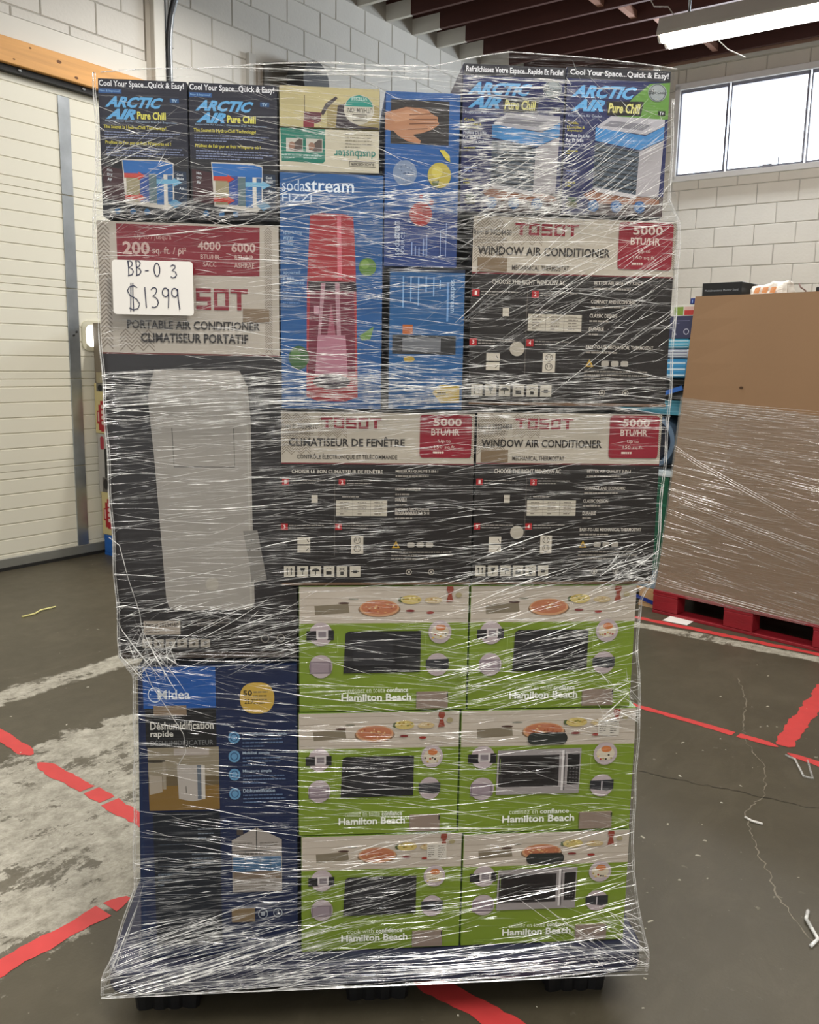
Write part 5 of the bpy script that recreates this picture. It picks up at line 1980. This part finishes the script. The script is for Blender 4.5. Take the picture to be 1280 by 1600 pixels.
def clut(name, label, cat, z0, z1, mats, w_=.62, dep=.55, bev=.004, art=None, dx=0.0, soft=0.0):
    xr_ = cx_right((z0 + z1) / 2 if z1 < 1.9 else 1.8) - dx
    r = empty(name, frame(BIN, xr_ - w_ / 2, CY, z0), BIN, label, cat, 'goods piled behind the stack beside the bin')
    bm = bmesh.new()
    add_box(bm, -w_ / 2, w_ / 2, 0, dep, 0, z1 - z0 - .001, bevel=bev, seg=2)
    if soft:
        bmesh.ops.subdivide_edges(bm, edges=bm.edges[:], cuts=5, use_grid_fill=True)
        for v_ in bm.verts:
            q = v_.co * 14
            v_.co += Vector((min(0, noise.noise(q)) * soft if v_.co.x > 0 else 0, noise.noise(q + Vector((3, 1, 2))) * soft, -abs(noise.noise(q + Vector((9, 2, 5)))) * soft if v_.co.z > .02 else 0))
    bm_obj('body', bm, mats, r)
    if art:
        A = Art(0, 0, w_ * 1000, (z1 - z0) * 1000, w_, z1 - z0)
        art(A, w_ * 1000, (z1 - z0) * 1000)
        A.finish(r)
    return r


wp = empty('wooden_pallet', frame(BIN, cx_right(.1) - .64, CY - .01, 0), BIN, 'raw wooden pallet with a blue strap, left of the red pallet', 'pallet')
for x0_ in (0, .27, .52):
    box_obj('block', (x0_, x0_ + .115, 0, .12, .02, .1), RAWWOOD_M, wp, bevel=.003)
    box_obj('bottom_board', (x0_, x0_ + .115, 0, .7, 0, .02), RAWWOOD_M, wp)
for k_ in range(4):
    box_obj('deck_board', (0, .635, k_ * .19, k_ * .19 + .13, .1, .12), RAWWOOD_M, wp, bevel=.002)
mesh_obj('blue_strap', [(.35, -.004, .075), (.36, -.004, .095), (.637, -.004, .045), (.637, -.004, .02)], [(0, 3, 2, 1)], ink('#24459a'), wp)
clut('wrapped_bale', 'grey blue film bundle on the raw wooden pallet beside the bin', 'bundle', .121, .24, ink('#8899a6'), soft=.02)


def green_art(A, W, H):
    A.text('KITCHEN TOOLS', W - 130, 60, W - 40, 70, '#a9d0c2')
    A.rect(W - 60, 250, W - 45, 256, '#a9d0c2')


def gart(A, W, H):
    A.rect(0, 0, W - 10, H, '#1d6a52')
    A.lines(W - 130, 50, W - 30, 76, 2, '#8fc0ae', .4)
    A.rect(0, H * .28, W - 10, H * .31, '#38806a')


clut('green_box', 'green carton leaning between the stack and the brown bin', 'box', .241, .83, ink('#1d6a52'), art=gart, dx=.01)
clut('poly_roll', 'white film bundle on top of the green carton', 'bundle', .831, .875, ink('#c3cdd2'), soft=.015)
# dark roll
rl = empty('fabric_roll', frame(BIN, cx_right(1.0) - .20, CY, .876), BIN, 'dark navy roll end with a grey blue rim, above the green carton', 'roll')
bm = bmesh.new()
bmesh.ops.create_cone(bm, cap_ends=True, segments=32, radius1=.165, radius2=.165, depth=.5, matrix=Matrix.Translation((0, .27, .165)) @ Matrix.Rotation(pi / 2, 4, 'X'))
bm_obj('roll_sleeve', bm, ink('#7d93ab'), rl)
bm = bmesh.new()
bmesh.ops.create_cone(bm, cap_ends=True, segments=32, radius1=.14, radius2=.13, depth=.04, matrix=Matrix.Translation((0, .018, .165)) @ Matrix.Rotation(pi / 2, 4, 'X'))
bm_obj('roll_core', bm, ink('#171c34'), rl)
clut('folded_blanket', 'teal blue folded cloth above the dark roll', 'cloth', 1.207, 1.30, ink('#4b8fa3'), soft=.03)
bb = clut('black_bag', 'black bag with a blue strap below the light blue packs', 'bag', 1.301, 1.425, ink('#17191d'), soft=.03)
mesh_obj('bag_strap', [(.10, -.03, .02), (.12, -.03, .0), (.31, -.03, .06), (.30, -.03, .085)], [(0, 1, 2, 3)], ink('#3d76c0'), bb)


def pack(c1, c2):
    def f(A, W, H):
        for k_ in range(6):
            A.poly([(0, H * (.1 + .15 * k_)), (W - 20, H * (.05 + .15 * k_)), (W - 20, H * (.12 + .15 * k_)), (0, H * (.2 + .15 * k_))], c2 if k_ % 2 else c1)
    return f


clut('tissue_pack', 'light blue and white plastic pack, lowest of the three packs by the bin', 'pack', 1.426, 1.545, ink('#5ba3cf'), art=pack('#3f9ccb', '#cfe3ee'), bev=.02)
clut('tissue_pack', 'grey and white plastic pack, middle of the three packs by the bin', 'pack', 1.546, 1.60, ink('#c3cbd6'), art=pack('#8b90a8', '#dfe6ec'), bev=.012)
clut('tissue_pack', 'pale blue plastic pack, uppermost of the three packs by the bin', 'pack', 1.601, 1.66, ink('#7cc3dd'), art=pack('#54afd0', '#d8edf3'), bev=.015)


def navy_art(A, W, H):
    A.rect(0, 0, W, H, '#454968')
    A.ring(W - 45, H * .7, 18, 5, '#b9bccb')
    A.stroke([(W - 135, H * .55), (W - 110, H * .85)], 7, '#aeb1c2')
    A.lines(W - 150, 20, W - 20, 50, 2, '#7d819c', .3)


def green_red(A, W, H):
    A.rect(0, 0, W, H, '#dcdad4')
    A.rect(W - 140, 12, W - 78, H - 4, '#8ba44f')
    A.rect(W - 72, 12, W - 8, H * .5, '#d6b9b2')
    A.rect(W - 72, H * .5, W - 8, H - 4, '#bf4b48')


clut('navy_box', 'slate blue carton with a white ring print behind the stack', 'box', 1.661, 1.79, ink('#3e4260'), art=navy_art)
clut('snack_box', 'white carton with green and red panels behind the stack', 'box', 1.791, 1.855, ink('#dcdad4'), art=green_red)
clut('small_box', 'tiny royal blue packet standing behind the bin corner', 'box', 1.856, 1.892, ink('#27448c'), w_=.03, dep=.05, dx=.012, art=lambda A, W, H: A.rect(W * .35, H * .3, W * .6, H * .8, '#8fa6d6'))
